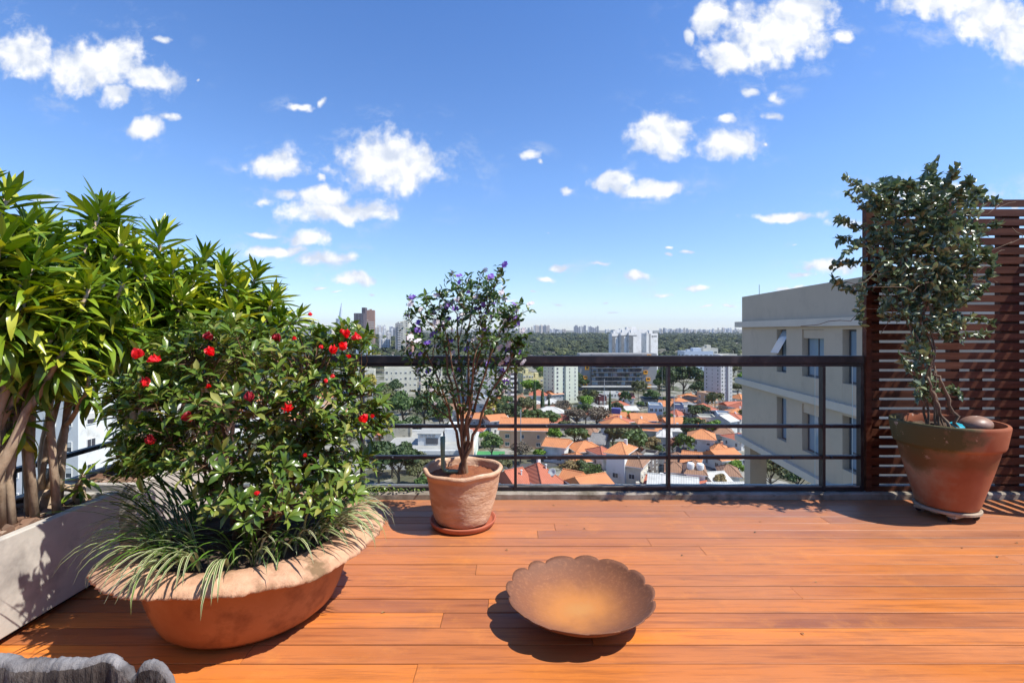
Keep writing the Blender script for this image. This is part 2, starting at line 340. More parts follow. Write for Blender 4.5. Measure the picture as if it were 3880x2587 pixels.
# ================================================================== TERRACE
def build_deck():
    g = Geo(); W = 0.114; r = np.random.default_rng(3)
    y1 = 3.709
    seams = {5: 1.86, 3: 1.50, 12: 1.0, 14: 2.02, 16: 2.12}
    for k in range(42):
        ya = y1-(k+1)*W+0.0032; yb = y1-k*W-0.0022
        x = -3.3+r.uniform(-2.2, 0)
        while x < 5.4:
            L = r.uniform(3.2, 5.2); xe = min(x+L, 5.4)
            x0, x1 = max(x, -3.3)+0.0012, xe-0.0012
            if x1 > x0+0.05:
                dz = r.uniform(-0.0012, 0.0012)
                # top sheet with slightly rounded edges
                e = 0.0012
                vs_ = []
                for (yy, zz) in ((ya, -0.022), (ya, -e), (ya+e, 0), (yb-e, 0), (yb, -e), (yb, -0.022)):
                    vs_ += [(x0, yy, zz+dz), (x1, yy, zz+dz)]
                fs = [[2*i, 2*i+1, 2*i+3, 2*i+2] for i in range(5)]
                g.add(vs_, (np.array(fs), np.array([[0, 2, 4, 6, 8, 10], [1, 11, 9, 7, 5, 3]])))
            x = xe
    g.build('deck', m_deck, kind='structure', label='reddish hardwood terrace deck of long polished boards')
    b = Geo(); b.box(-3.3, 5.4, -1.2, 3.70, -0.30, -0.03); b.build('terrace_slab', m_curb, kind='structure')
    c = Geo()
    n = 120; xs = np.linspace(-3.3, 5.4, n); r2 = np.random.default_rng(5)
    rows = []
    for (yy, zz) in ((3.712, -0.05), (3.712, 0.036), (3.728, 0.047), (3.93, 0.050), (3.95, 0.03), (3.95, -0.3)):
        rows.append(np.stack([xs, yy+r2.normal(size=n)*0.0022*(0 < zz), zz+r2.normal(size=n)*0.0016*(zz > 0)], -1))
    V = np.concatenate(rows); i = np.arange(5)[:, None]*n; j = np.arange(n-1)[None]
    c.add(V, np.stack([i+j, i+j+1, i+n+j+1, i+n+j], -1).reshape(-1, 4))
    c.build('concrete_kerb', m_curb, kind='structure', label='low worn concrete kerb under the glass railing')
    hw = Geo(); hw.box(-3.3, 5.4, -1.35, -1.09, -0.3, 2.5); tag(hw.build('house_wall', m_planter), 'pale wall of the apartment behind the deck', 'wall')
    w = Geo(); w.box(-3.3, 5.4, -14, 3.60, G, -0.31); w.build('wall_below_terrace', m_planter, kind='structure')
build_deck()

def build_rail_bay(x0, x1, first=False):
    pass
RY = 3.78
def railing(name, p0, p1, posts, label, bolts=True):
    """p0->p1 along the base; posts = distances of the uprights from p0"""
    L = math.hypot(p1[0]-p0[0], p1[1]-p0[1]); ang = math.atan2(p1[1]-p0[1], p1[0]-p0[0])
    t = empty(name, (p0[0], p0[1], 0.048), ang, label, 'railing', 'glass railings round the terrace')
    g = Geo(); g.box(-0.02, L, -0.028, 0.028, 0.992, 1.052); g.box(-0.02, L, -0.020, 0.020, 0.968, 0.992)
    o = g.build('top_rail', m_black, t); bv = o.modifiers.new('b', 'BEVEL'); bv.width = 0.004; bv.segments = 2
    for z in (0.502, 0.260):
        g = Geo(); g.box(-0.02, L, -0.018, 0.018, z-0.013, z+0.013); g.build('mid_rail', m_black, t)
    g = Geo(); g.box(-0.02, L, -0.022, 0.022, 0.002, 0.030); g.box(-0.02, L, -0.013, -0.009, 0.030, 0.037, 1)
    g.build('bottom_rail', [m_black, m_curb], t)
    for x in posts:
        g = Geo(); g.box(x-0.011, x+0.011, -0.025, 0.025, 0.0, 0.967); g.build('post', m_black, t)
    ps = list(posts)
    for a, b in zip(ps[:-1], ps[1:]):
        g = Geo(); g.box(a+0.02, b-0.035, 0.0305, 0.0385, 0.035, 0.975)
        o = g.build('glass_pane', [m_glass, m_glass_edge], t)
        # the narrow edges of the pane show green-grey
        for p in o.data.polygons:
            if abs(p.normal.x) > 0.9 or abs(p.normal.z) > 0.9: p.material_index = 1
        if bolts:
            for z in (0.502, 0.260):
                for fx in (0.2, 0.8):
                    g = Geo(); prof = [(0.0, -0.012), (0.006, -0.011), (0.010, -0.006), (0.0115, 0.0)]
                    g.lathe(prof, 12); o = g.build('bolt', m_black, t, smooth=True)
                    o.location = (a+(b-a)*fx, -0.019, z); o.rotation_euler = (R(-90), 0, 0)
    return t
X0 = -2.66
railing('glass_railing', (X0, RY), (2.735, RY), [0.28, 1.49, 2.69-0.003, 3.88, 5.085, 5.38],
        'long black metal railing with clear glass panes along the far deck edge')
railing('glass_railing', (X0, RY), (X0, -0.6), [0.03, 1.22, 2.42, 3.62, 4.36],
        'side glass railing behind the concrete planters at the left')

# ------------------------------------------------------------------ slatted screens
def slat_screen(x0, x1, y, z0, z1, name, label, posts, splitz=None, rz=0, org=None, pitch=0.0742, hh=0.027, th=0.011):
    t = empty(name, org if org else (0, 0, 0), rz, label, 'screen', 'slatted hardwood screens')
    g = Geo(); r = np.random.default_rng(11)
    n = int((z1-z0)/pitch)
    for k in range(n+1):
        z = z0+0.03+k*pitch
        if splitz and abs(z-splitz) < 0.02: z = splitz
        g.box(x0, x1, y-th, y+th, z-hh+r.uniform(-.001, .001), z+hh-.0002)
    g.build('slats', m_screen, t)
    for (xa, wd, za, zb, dy) in posts:
        p = Geo(); p.box(xa, xa+wd, y+dy, y+dy+0.045, za, zb); p.build('post', m_screen, t)
    return t
XS = 2.748
slat_screen(XS+0.045, 5.3, 3.77, 0.03, 2.26, 'slatted_screen', 'tall dark hardwood slatted screen behind the climbing plant',
            [(XS, 0.042, 0.0, 2.27, -0.02), (XS+0.05, 0.075, 0.05, 2.24, 0.013), (3.43, 0.07, 0.05, 2.24, 0.013), (3.82, 0.15, 0.05, 2.24, 0.013),
             (3.62, 0.06, 0.05, 1.04, 0.013), (4.4, 0.15, 0.05, 2.24, 0.013)])
slat_screen(0, 0.56, 0, 0.03, 2.15, 'slatted_screen', 'slatted hardwood return at the right end of the deck', [(0, 0.06, 0, 2.2, 0.013), (0.5, 0.06, 0, 2.2, 0.013)], rz=R(90), org=(4.27, 3.16, 0), pitch=0.16, hh=0.045, th=0.006)

# ------------------------------------------------------------------ concrete planters
def planter(x0, x1, y0, y1, h, label):
    t = empty('concrete_planter', ((x0+x1)/2, (y0+y1)/2, 0), 0, label, 'planter', 'long concrete planters along the left side')
    a, b, c, d = x0-(x0+x1)/2, x1-(x0+x1)/2, y0-(y0+y1)/2, y1-(y0+y1)/2; w = 0.042
    g = Geo()
    out = [(a, c), (b, c), (b, d), (a, d)]; inn = [(a+w, c+w), (b-w, c+w), (b-w, d-w), (a+w, d-w)]
    V = [(x, y, 0.035) for x, y in out] + [(x, y, h) for x, y in out] + [(x, y, h) for x, y in inn] + [(x, y, h-0.12) for x, y in inn]
    F_ = []
    for i in range(4):
        j = (i+1) % 4
        F_ += [[i, j, 4+j, 4+i], [4+i, 4+j, 8+j, 8+i], [8+i, 8+j, 12+j, 12+i]]
    F_.append([3, 2, 1, 0])
    g.add(V, np.array(F_)); o = g.build('shell', m_planter, t)
    bv = o.modifiers.new('b', 'BEVEL'); bv.width = 0.006; bv.segments = 3; bv.limit_method = 'ANGLE'
    f = Geo(); f.box(a+0.05, b-0.05, c+0.05, d-0.05, 0.001, 0.034); f.build('foot', m_black, t)
    s = Geo(); r = np.random.default_rng(2); nx, ny = 14, max(20, int((y1-y0)*20))
    X, Y = np.meshgrid(np.linspace(a+w, b-w, nx), np.linspace(c+w, d-w, ny)); Z = np.full_like(X, h-0.055)+r.normal(size=X.shape)*0.006
    q = [[j*nx+i, j*nx+i+1, (j+1)*nx+i+1, (j+1)*nx+i] for j in range(ny-1) for i in range(nx-1)]
    s.add(np.stack([X, Y, Z], -1).reshape(-1, 3), np.array(q)); s.build('soil', m_soil, t, smooth=True)
    return t
planter(-2.57, -2.09, 0.55, 2.577, 0.443, 'grey concrete planter nearest the camera with bark mulch')
planter(-2.57, -2.085, 2.685, 3.66, 0.443, 'further grey concrete planter behind the big bowl')
m_chip = leafmat('bark_chip', (0.11, 0.055, 0.032), (0.26, 0.155, 0.10), (0.36, 0.27, 0.20), rough=0.9, trans=0.0)
def chips(x0, x1, y0, y1, z, n, label):
    r = np.random.default_rng(int(y0*100)); g = Geo()
    tv = np.array([(x, y, zz) for zz in (-0.5, 0.5) for (x, y) in ((-.5, -.42), (.1, -.5), (.5, -.3), (.42, .35), (-.05, .5), (-.5, .3))], float)
    tv[:, 2] += 0.5*np.sin(tv[:, 0]*3)
    side = np.array([[i, (i+1) % 6, 6+(i+1) % 6, 6+i] for i in range(6)])
    T = np.stack([r.uniform(x0, x1, n), r.uniform(y0, y1, n), z+r.uniform(-0.012, 0.026, n)], -1)
    a = r.uniform(0, 2*np.pi, n); d = np.stack([np.cos(a), np.sin(a), r.normal(0, .22, n)], -1)
    Rm = frames(d, norm(np.stack([r.normal(0, .3, n), r.normal(0, .3, n), np.ones(n)], -1)))
    S = np.stack([r.uniform(.018, .045, n), r.uniform(.035, .095, n), r.uniform(.006, .013, n)], -1)
    V = np.einsum('nij,nkj->nki', Rm, tv[None]*S[:, None, :]) + T[:, None]
    o = (np.arange(n)*12)[:, None, None]
    g.add(V.reshape(-1, 3), ((side[None]+o).reshape(-1, 4), (np.array([[5, 4, 3, 2, 1, 0], [6, 7, 8, 9, 10, 11]])[None]+o).reshape(-1, 6)))
    g.build('bark_mulch', m_chip, kind='stuff', label=label, category='mulch') if False else tag(g.build('bark_mulch', m_chip), label, 'mulch', None, 'stuff')
chips(-2.52, -2.14, 0.62, 2.53, 0.400, 1500, 'chipped brown bark mulch in the nearer planter')
chips(-2.52, -2.14, 2.74, 3.61, 0.400, 700, 'chipped brown bark mulch in the further planter')

# ------------------------------------------------------------------ dracaenas
D_T = [leaf_t(5, 0.185, b, 0.12, 0.42) for b in (0.15, 0.55, 1.0, 1.5, 2.1)]
def rosette(g, tip, axis, size, seed, n=46, length=0.26):
    """leaves along the last stretch of a stem: upright at the tip, hanging at the bottom"""
    r = np.random.default_rng(seed); ax = norm(np.asarray(axis, float)); tip = np.asarray(tip, float)
    t = np.linspace(0, 1, n)
    base = tip[None] - ax[None]*(t*length*size)[:, None]
    phi = np.arange(n)*2.39996+r.uniform(0, 6.28)+r.normal(0, .2, n)
    u = norm(np.cross(ax, [0.31, 0.2, 0.93])); w = np.cross(ax, u)
    rad = u[None]*np.cos(phi)[:, None]+w[None]*np.sin(phi)[:, None]
    el = np.interp(t, [0, .12, .35, .7, 1], [1.35, 1.0, .55, .15, -.35])+r.normal(0, .14, n)
    d = rad*np.cos(el)[:, None]+ax[None]*np.sin(el)[:, None]
    L = np.interp(t, [0, .1, .3, 1], [.095, .15, .195, .20])*size*r.uniform(.8, 1.2, n)
    cls = np.clip((t*4.2+r.normal(0, .7, n)).astype(int), 0, 4)
    Rm = frames(d, None, r.normal(0, .35, n))
    for c in range(5):
        k = cls == c
        if k.any():
            S = np.stack([L[k]*r.uniform(.85, 1.2, k.sum()), L[k], L[k]], -1)
            g.inst(*D_T[c], Rm[k], base[k], S)
def dracaena(base, stems, label, seed, trunk_r=0.035):
    t = empty('dracaena', base, 0, label, 'shrub', 'dracaenas in the concrete planters')
    r = np.random.default_rng(seed); b = np.array(base, float); tr = Geo(); lf = Geo()
    fork = np.array([0, 0, r.uniform(.08, .13)]); mains = []
    tr.tube([(0, 0, -0.03), (0.004, 0, 0.02), tuple(fork*0.6), tuple(fork)], [trunk_r*1.6, trunk_r*1.15, trunk_r, trunk_r*1.1], 10)
    tr.tube([fork*0.7, fork*0.8+np.array([-.09*math.copysign(1, r.normal()), -.05, .035])], [trunk_r*.7, trunk_r*.5], 8)
    for i, (tip, lean, sz, nl) in enumerate(stems):
        tip = np.array(tip, float)-b; ax = np.array([lean[0], lean[1], 1.0])
        # stem goes up, bending into the axis direction
        if len(mains) >= 6 or (i > 2 and nl < 50):          # later shoots branch off the stems already there
            allp = np.concatenate([m[3:8] for m in mains]); st_ = allp[np.argmin(np.linalg.norm(allp-(tip-np.array([0, 0, .25])), axis=1))]
            pts = curve_pts(st_, tip, mid=st_+(tip-st_)*np.array([.7, .7, .35]), n=8, seed=seed*31+i, wob=0.012)
            tr.tube(pts, np.linspace(.013, .008, 8), 6)
        else:
            a_ = i*2.1+seed; st_ = fork*0.9+np.array([math.cos(a_), math.sin(a_), 0])*trunk_r*.5
            dv_ = tip-fork; kn = fork+np.array([dv_[0]*.22+math.cos(a_)*.07, dv_[1]*.22+math.sin(a_)*.09, dv_[2]*.16]); k2 = fork+np.array([dv_[0]*.42+math.cos(a_)*.04, dv_[1]*.42, dv_[2]*.58])
            tt_ = np.linspace(0, 1, 13)[:, None]; pts = (1-tt_)**3*st_+3*tt_*(1-tt_)**2*kn+3*tt_**2*(1-tt_)*k2+tt_**3*tip
            pts[1:-1] += r.normal(size=(11, 3))*.004; tr.tube(pts, np.linspace(trunk_r*0.62, 0.010, 13)*r.uniform(.85, 1.1), 8); mains.append(pts)
        axv = norm(pts[-1]-pts[-3])*0.6+norm(ax)*0.8
        rosette(lf, pts[-1]+norm(axv)*0.02, axv, sz, seed*77+i, nl)
    for q in range(5):                                   # straight bare stems rising into the crown
        a_ = r.uniform(0, 6.28); x_, y_ = r.uniform(-.12, .14), r.uniform(-.16, .16); hgt = r.uniform(.85, 1.15)
        if len(stems) > 4: tr.tube([(x_, y_, -.02), (x_+.02*math.cos(a_), y_+.02*math.sin(a_), hgt*.3), (x_+.05*math.cos(a_), y_+.04*math.sin(a_), hgt*.7), (x_+.10*math.cos(a_), y_+.08*math.sin(a_), hgt)], [.019, .016, .013, .010], 8)
    tr.build('trunk', m_bark, t, smooth=True)
    lf.build('foliage', m_drac, t, smooth=True)
    return t
# crown tips seen from the terrace: (u, v, distance, size) grouped by plant
def D(u, v, y, s=1.15, lean=(0, 0), n=46): return (tuple(at(u, v, max(y, 2.08+.1*math.sin(u)))), lean, s*(.80 if y < 2.6 else .9), int(n*1.15))
drac_plants = [
 ((-2.36, 1.80, 0.40), 'leafy dracaena at the very left edge, closest to the camera',
  [D(-60,430,2.0,1.3,(.1,0)), D(20,452,2.1,1.3,(.2,0)), D(-90,560,1.8,1.3,(.2,-.1)), D(10,560,1.95,1.3,(.3,-.2)), D(-40,650,1.75,1.3,(.2,-.3)), D(60,690,1.85,1.3,(.4,-.3)),
   D(90,600,2.05,1.25,(.3,-.2)), D(-30,740,1.85,1.0,(.3,-.3))]),
 ((-2.33, 2.12, 0.40), 'dracaena with a thick forked pale trunk in the nearer planter',
  [D(100,520,2.4,1.25,(.1,.1)), D(60,700,2.1,1.25,(.2,-.3)), D(150,680,2.2,1.25,(.4,-.3)), D(130,760,2.15,1.2,(.3,-.3)), D(150,800,2.15,1.0,(.4,-.2)),
   D(90,600,2.3,1.2,(.1,-.2)), D(40,930,2.0,.85,(.1,-.4),26)]),
 ((-2.30, 2.38, 0.40), 'upright dracaena with straight pale stems beside the forked one',
  [D(232,482,2.7,1.25,(.1,.1)), D(200,560,2.6,1.2,(0,-.1)), D(280,560,2.65,1.2,(.2,0)), D(245,640,2.5,1.2,(.2,-.3)), D(190,650,2.45,1.2,(.1,-.3)), D(250,720,2.4,1.15,(.3,-.3)), D(170,780,2.35,1.1,(.2,-.3)),
   D(205,865,2.3,.8,(.2,-.4),22)]),
 ((-2.22, 2.48, 0.40), 'small low dracaena sprout at the planter corner',
  [D(190,1090,2.42,.72,(.2,-.1),18)]),
 ((-2.30, 3.02, 0.40), 'dracaena in the further planter with the tallest pale stems',
  [D(368,540,3.1,1.25,(.1,.1)), D(330,600,3.1,1.25,(.1,-.1)), D(400,610,3.0,1.25,(.3,0)), D(350,680,2.9,1.2,(.2,-.3)), D(290,690,2.9,1.2,(0,-.2)), D(420,690,2.9,1.2,(.4,-.2)), D(310,760,2.8,1.1,(.1,-.3)),
   D(280,930,2.9,.95,(.2,-.2),26), D(255,860,2.95,1.0,(.1,-.2),34), D(300,850,3.0,1.0,(.1,-.1),34)]),
 ((-2.20, 3.32, 0.40), 'dracaena leaning out of the further planter behind the azalea',
  [D(470,595,3.3,1.25,(.2,.1)), D(440,660,3.2,1.2,(.2,-.1)), D(520,640,3.2,1.2,(.3,0)), D(485,710,3.1,1.2,(.2,-.3)), D(430,750,3.1,1.1,(.1,-.3)), D(540,720,3.1,1.15,(.3,-.2)), D(390,800,3.0,1.0,(.1,-.3))]),
 ((-2.14, 3.55, 0.40), 'rightmost dracaena, its crown ending against the open sky',
  [D(590,628,3.5,1.2,(.2,.1)), D(560,680,3.45,1.2,(.2,0)), D(632,682,3.4,1.15,(.4,.1)), D(610,730,3.35,1.15,(.3,-.2)), D(648,735,3.3,1.0,(.5,0)), D(555,760,3.3,1.1,(.2,-.2)), D(500,790,3.3,1.0,(0,-.2)), D(470,880,3.3,.9,(0,-.2),28)]),
]
for i, (b, lab, st) in enumerate(drac_plants):
    # inner, lower rosettes thicken each crown
    r = np.random.default_rng(900+i); extra = []
    if len(st) > 3:
        for k in range(11):
            a = st[r.integers(len(st))]; p = np.array(a[0]); q = p+np.array([r.normal(0, .09), r.normal(.10, .10), r.uniform(-.16, .04)])
            if q[2] < 1.28: q[2] = 1.28+r.uniform(0, .25)
            extra.append((tuple(q), (r.normal(0, .3), r.normal(0, .3)), a[2]*r.uniform(.8, 1), 42))
    dracaena(b, st+extra, lab, 40+i, 0.040 if i == 1 else 0.027)

# ------------------------------------------------------------------ big bowl with azalea
BX, BY = -1.225, 2.285
def build_bowl():
    t = empty('clay_bowl', (BX, BY, 0), 0, 'huge round terracotta bowl with a wide crumbling rim, holding the azalea', 'plant pot')
    r = np.random.default_rng(4)
    prof = [(0.0, 0.004), (.29, .004), (.335, .012), (.368, .04), (.392, .09), (.412, .15), (.428, .21), (.440, .27), (.448, .312)]
    g = Geo(); g.lathe(prof, 96); g.build('body', m_terra_bowl, t, smooth=True)
    ph = [r.uniform(0, 6.28) for _ in range(12)]
    def fr(a, i, rr, z):
        k = [0, 1, 1, .8, .3, .1, .1][min(i, 6)]
        edge = sum([.007, .006, .004, .0028, .0016, .0012, .0010, .0010][n]*np.sin(a*[2, 3, 5, 9, 14, 23, 47, 71][n]+ph[n]+2*np.sin(a*3+n)) for n in range(8))
        e = edge + r.normal(size=a.shape)*.0009
        zz = z+k*(.009*np.sin(2*a+ph[8])+.003*np.sin(5*a+ph[9])+.0008*np.sin(11*a+ph[10]))+r.normal(size=a.shape)*.0007
        return rr+e*(2.0 if i in (1, 2, 3) else .5), zz
    rim = [(.446, .300), (.566, .316), (.577, .323), (.572, .333), (.535, .350), (.475, .362), (.425, .362), (.402, .345), (.398, .28)]
    g = Geo(); g.lathe(rim, 420, fr=fr); g.build('rim', m_terra_rim, t, smooth=True)
    g = Geo(); g.lathe([(.41, .322), (.3, .328), (.15, .335), (0.001, .338)], 80, fr=lambda a, i, rr, z: (np.full_like(a, rr), z+r.normal(size=a.shape)*.005))
    g.build('soil', m_soil, t, smooth=True)
build_bowl()

A_T = [leaf_t(3, 0.36, b, 0.12, 0.58) for b in (0.2, 0.7, 1.2)]
def whorls(g, P, A, size, r, nl=(6, 10), spread=(.35, 1.25), tmpl=A_T):
    """little clusters of leaves at twig tips: P positions, A axes"""
    N = len(P); k = r.integers(nl[0], nl[1], N)
    idx = np.repeat(np.arange(N), k); n = len(idx)
    j = np.concatenate([np.arange(q) for q in k]); phi = j*2.39996+np.repeat(r.uniform(0, 6.28, N), k)
    ax = norm(A)[idx]; u = norm(np.cross(ax, np.array([.31, .23, .92]))); w = np.cross(ax, u)
    th = r.uniform(spread[0], spread[1], n)
    d = ax*np.cos(th)[:, None]+(u*np.cos(phi)[:, None]+w*np.sin(phi)[:, None])*np.sin(th)[:, None]
    L = size*r.uniform(.65, 1.25, n)*np.repeat(r.uniform(.8, 1.2, N), k)
    T = P[idx]-ax*(r.uniform(0, .35, n)*size)[:, None]
    Rm = frames(d, ax, r.normal(0, .25, n)); c = r.integers(0, len(tmpl), n)
    for q in range(len(tmpl)):
        m = c == q
        g.inst(*tmpl[q], Rm[m], T[m], L[m])
def petal_flower(r, size, n=9, cup=.9):
    g = Geo(); tv, tf = leaf_t(5, .85, -.9, .10, .6); tv = tv+r.normal(size=tv.shape)*.045; n = n+4
    phi = np.arange(n)*2.39996; th = np.linspace(.35, cup+.25, n)
    d = np.stack([np.cos(phi)*np.sin(th), np.sin(phi)*np.sin(th), np.cos(th)], -1)
    Rm = frames(d, np.tile([0, 0, 1.0], (n, 1)), r.normal(0, .3, n))
    g.inst(tv, tf, Rm, np.zeros((n, 3)), size*r.uniform(.8, 1.15, n)); return g
def build_azalea():
    r = np.random.default_rng(21)
    t = empty('azalea', (BX, BY, 0.335), 0, 'dense green azalea with scattered red flowers growing in the big bowl', 'shrub')
    O = np.array([BX, BY, 0.335])
    # crown: ellipsoids (centre, radii)
    E = [((-1.24, 2.30, 1.02), (.52, .46, .36)), ((-1.30, 2.26, .72), (.50, .42, .32)), ((-1.60, 2.28, .92), (.24, .24, .22)), ((-.95, 2.36, .86), (.34, .30, .30)),
         ((-1.05, 2.2, .55), (.36, .34, .22)), ((-.83, 2.36, 1.20), (.18, .2, .15)), ((-1.35, 2.25, 1.22), (.30, .25, .16)), ((-.80, 2.40, .78), (.22, .2, .10)), ((-1.62, 2.25, .68), (.18, .18, .12)),
         ((-.78, 2.35, .62), (.16, .18, .10)), ((-1.74, 2.22, .98), (.13, .14, .10)), ((-1.72, 2.2, .76), (.12, .14, .09))]
    wts = np.array([e[1][0]*e[1][1]*e[1][2] for e in E])**.75; wts /= wts.sum()
    N = 1350; k = r.choice(len(E), N, p=wts); C = np.array([E[i][0] for i in k]); Q = np.array([E[i][1] for i in k])
    dv = norm(r.normal(size=(N, 3))); dv[:, 2] = np.abs(dv[:, 2])*.9-.25*(r.random(N) < .4); dv = norm(dv)
    rad = r.uniform(.35, 1.05, N)**.6
    P = C+dv*Q*rad[:, None]
    # clumpiness: drop points where a slow noise is low so that dark gaps open up
    ns = np.sin(P[:, 0]*13+1)*np.sin(P[:, 1]*11+2)*np.sin(P[:, 2]*15+.5)
    P = P[(ns > -.30) | (r.random(len(P)) < .25)]; P = P[P[:, 2] > .40]
    core = np.array([BX, BY, .6]); A = norm(P-core)*.7+np.array([0, -.05, .75])+r.normal(size=P.shape)*.25
    lf = Geo(); whorls(lf, P-O, A, .060, r, (5, 9))
    lf.build('foliage', m_azal, t, smooth=True)
    br = Geo(); nodes = []
    for i in range(26):
        a = r.uniform(0, 6.28); e = E[r.integers(0, 5)]; tip = np.array(e[0])+norm(r.normal(size=3))*np.array(e[1])*.55-O
        st = np.array([math.cos(a)*.05, math.sin(a)*.05, -.02]); pts = curve_pts(st, tip, .12, 9, 100+i, .02)
        br.tube(pts, np.linspace(.012, .004, 9), 5); nodes += list(pts[3:])
    nodes = np.array(nodes)
    for p in (P-O)[::2]:
        dd = np.linalg.norm(nodes-p, axis=1); q = nodes[np.argmin(dd+r.random(len(dd))*.05)]
        br.tube(curve_pts(q, p, .12, 4, None, .02), [.0032, .0028, .0022, .0018], 3, cap=False)
    br.build('branches', m_twig, t, smooth=True)
    fl = [(308,823,'b'),(363,830,'r'),(490,815,'r'),(465,775,'d'),(330,884,'r'),(480,888,'s'),(417,962,'d'),(348,1010,'d'),(355,1018,'s'),(655,942,'r'),(573,920,'d'),(640,785,'d'),
          (795,775,'r'),(820,778,'r'),(768,808,'r'),(795,802,'r'),(780,762,'s'),(715,725,'s'),(747,878,'s'),(838,970,'r'),(852,958,'s'),(800,822,'s'),(740,800,'s'),(590,1137,'s'),(700,1048,'s'),(672,780,'s'),(768,865,'s')]
    cache = {}
    for i, (u, v, kd) in enumerate(fl):
        key = kd if i % 2 else kd+'2'
        if key not in cache:
            gg = petal_flower(r, {'r': .036, 'b': .040, 'd': .036, 's': .017}[kd]); ob = gg.build('flower', m_petal_dark if kd == 'd' else m_petal_red, t, smooth=True); cache[key] = ob
        else:
            ob = cache[key].copy(); COL.objects.link(ob); ob.parent = t
        yy = 1.86 if 280 < u < 700 else 2.02
        if v < 800: yy += .12
        ob.location = at(u, v, yy+.02*(i % 3))-Vector(O); ob.rotation_euler = (R(r.uniform(20, 75)), R(r.uniform(-30, 30)), r.uniform(0, 6.28))
build_azalea()

m_blade = leafmat('liriope_blade', (0.035, 0.085, 0.015), (0.08, 0.15, 0.028), (0.14, 0.26, 0.03), rough=0.35, trans=0.2)
m_blade_pale = leafmat('striped_blade', (0.42, 0.47, 0.22), (0.50, 0.52, 0.30), (0.62, 0.62, 0.42), rough=0.4, trans=0.3)
def build_liriope():
    r = np.random.default_rng(33); g = Geo()
    def blade(base, ang, L, rise, droop, w, mi):
        n = 9; tt = np.linspace(0, 1, n)
        dirh = np.array([math.cos(ang), math.sin(ang)])
        el = rise-droop*tt**1.25; step = L/(n-1)
        x = np.concatenate([[0], np.cumsum(np.cos(el[:-1])*step)]); z = np.concatenate([[0], np.cumsum(np.sin(el[:-1])*step)])
        sw = r.normal(0, .12); side = np.array([-dirh[1], dirh[0]])
        ctr = np.stack([base[0]+dirh[0]*x+side[0]*sw*x*x*2, base[1]+dirh[1]*x+side[1]*sw*x*x*2, base[2]+z], -1)
        ww = w*np.array([.55, .8, .95, 1, 1, .95, .8, .5, .06]); S3 = np.array([side[0], side[1], 0])
        nrm = np.stack([-np.sin(el)*dirh[0], -np.sin(el)*dirh[1], np.cos(el)], -1)
        V = np.stack([ctr-S3*ww[:, None]+nrm*ww[:, None]*.35, ctr, ctr+S3*ww[:, None]+nrm*ww[:, None]*.35], 1).reshape(-1, 3)
        f = []
        for i in range(n-1):
            a = i*3; f += [[a, a+1, a+4, a+3], [a+1, a+2, a+5, a+4]]
        if mi:   # striped blade: pale edges with a green middle strip
            g.add(V, np.array(f), 1)
            V2 = np.stack([ctr-S3*ww[:, None]*.36+nrm*(ww[:, None]*.15+.0006), ctr+S3*ww[:, None]*.36+nrm*(ww[:, None]*.15+.0006)], 1).reshape(-1, 3)
            g.add(V2, np.array([[2*i, 2*i+1, 2*i+3, 2*i+2] for i in range(n-1)]), 0)
        else: g.add(V, np.array(f), 0)
    C = np.array([BX, BY])
    tufts = [(a, .335) for a in np.arange(-175, 45, 17)] + [(-195, .36), (-210, .36), (-182, .30), (-150, .25), (-120, .24), (-60, .24), (-30, .27), (0, .3), (60, .3), (20, .36), (-160, .37)]
    for (ad, rr) in tufts:
        a0 = R(ad+r.uniform(-6, 6)); b = C+rr*np.array([math.cos(a0), math.sin(a0)])
        pale = r.random() < .45 and ad > -160; left = -225 < ad < -148
        for _ in range(12 if left else 11):
            ang = a0+r.normal(0, .75 if not left else .55); L = r.uniform(.20, .36)*(1.55 if left else 1)
            blade((b[0]+r.normal(0, .012), b[1]+r.normal(0, .012), .335), ang, L, r.uniform(.95, 1.45), r.uniform(1.3, 2.5) if not left else r.uniform(.9, 1.9), r.uniform(.0032, .0055), int(pale and r.random() < .7))
    # long pale blades hanging over the rim at the near side
    for (u, v, dx) in ((-100, 0, 0), (-112, 0, 0), (-128, 0, 0), (-92, 0, 0), (-140, 0, 0), (-155, 0, 0), (-75, 0, 0), (-20, 0, 0), (-10, 0, 0), (5, 0, 0), (-5, 0, 0), (-165, 0, 0), (-172, 0, 0), (12, 0, 0)):
        a0 = R(u); b = C+.37*np.array([math.cos(a0), math.sin(a0)])
        for _ in range(5): blade((b[0], b[1], .34), a0+r.normal(0, .22), r.uniform(.30, .42), r.uniform(.9, 1.3), r.uniform(2.2, 3.0), r.uniform(.0045, .0065), 1)
    tag(g.build('liriope_grass', [m_blade, m_blade_pale], smooth=True), 'arching green and cream striped grass spilling over the bowl rim', 'grass', None, 'stuff')
build_liriope()

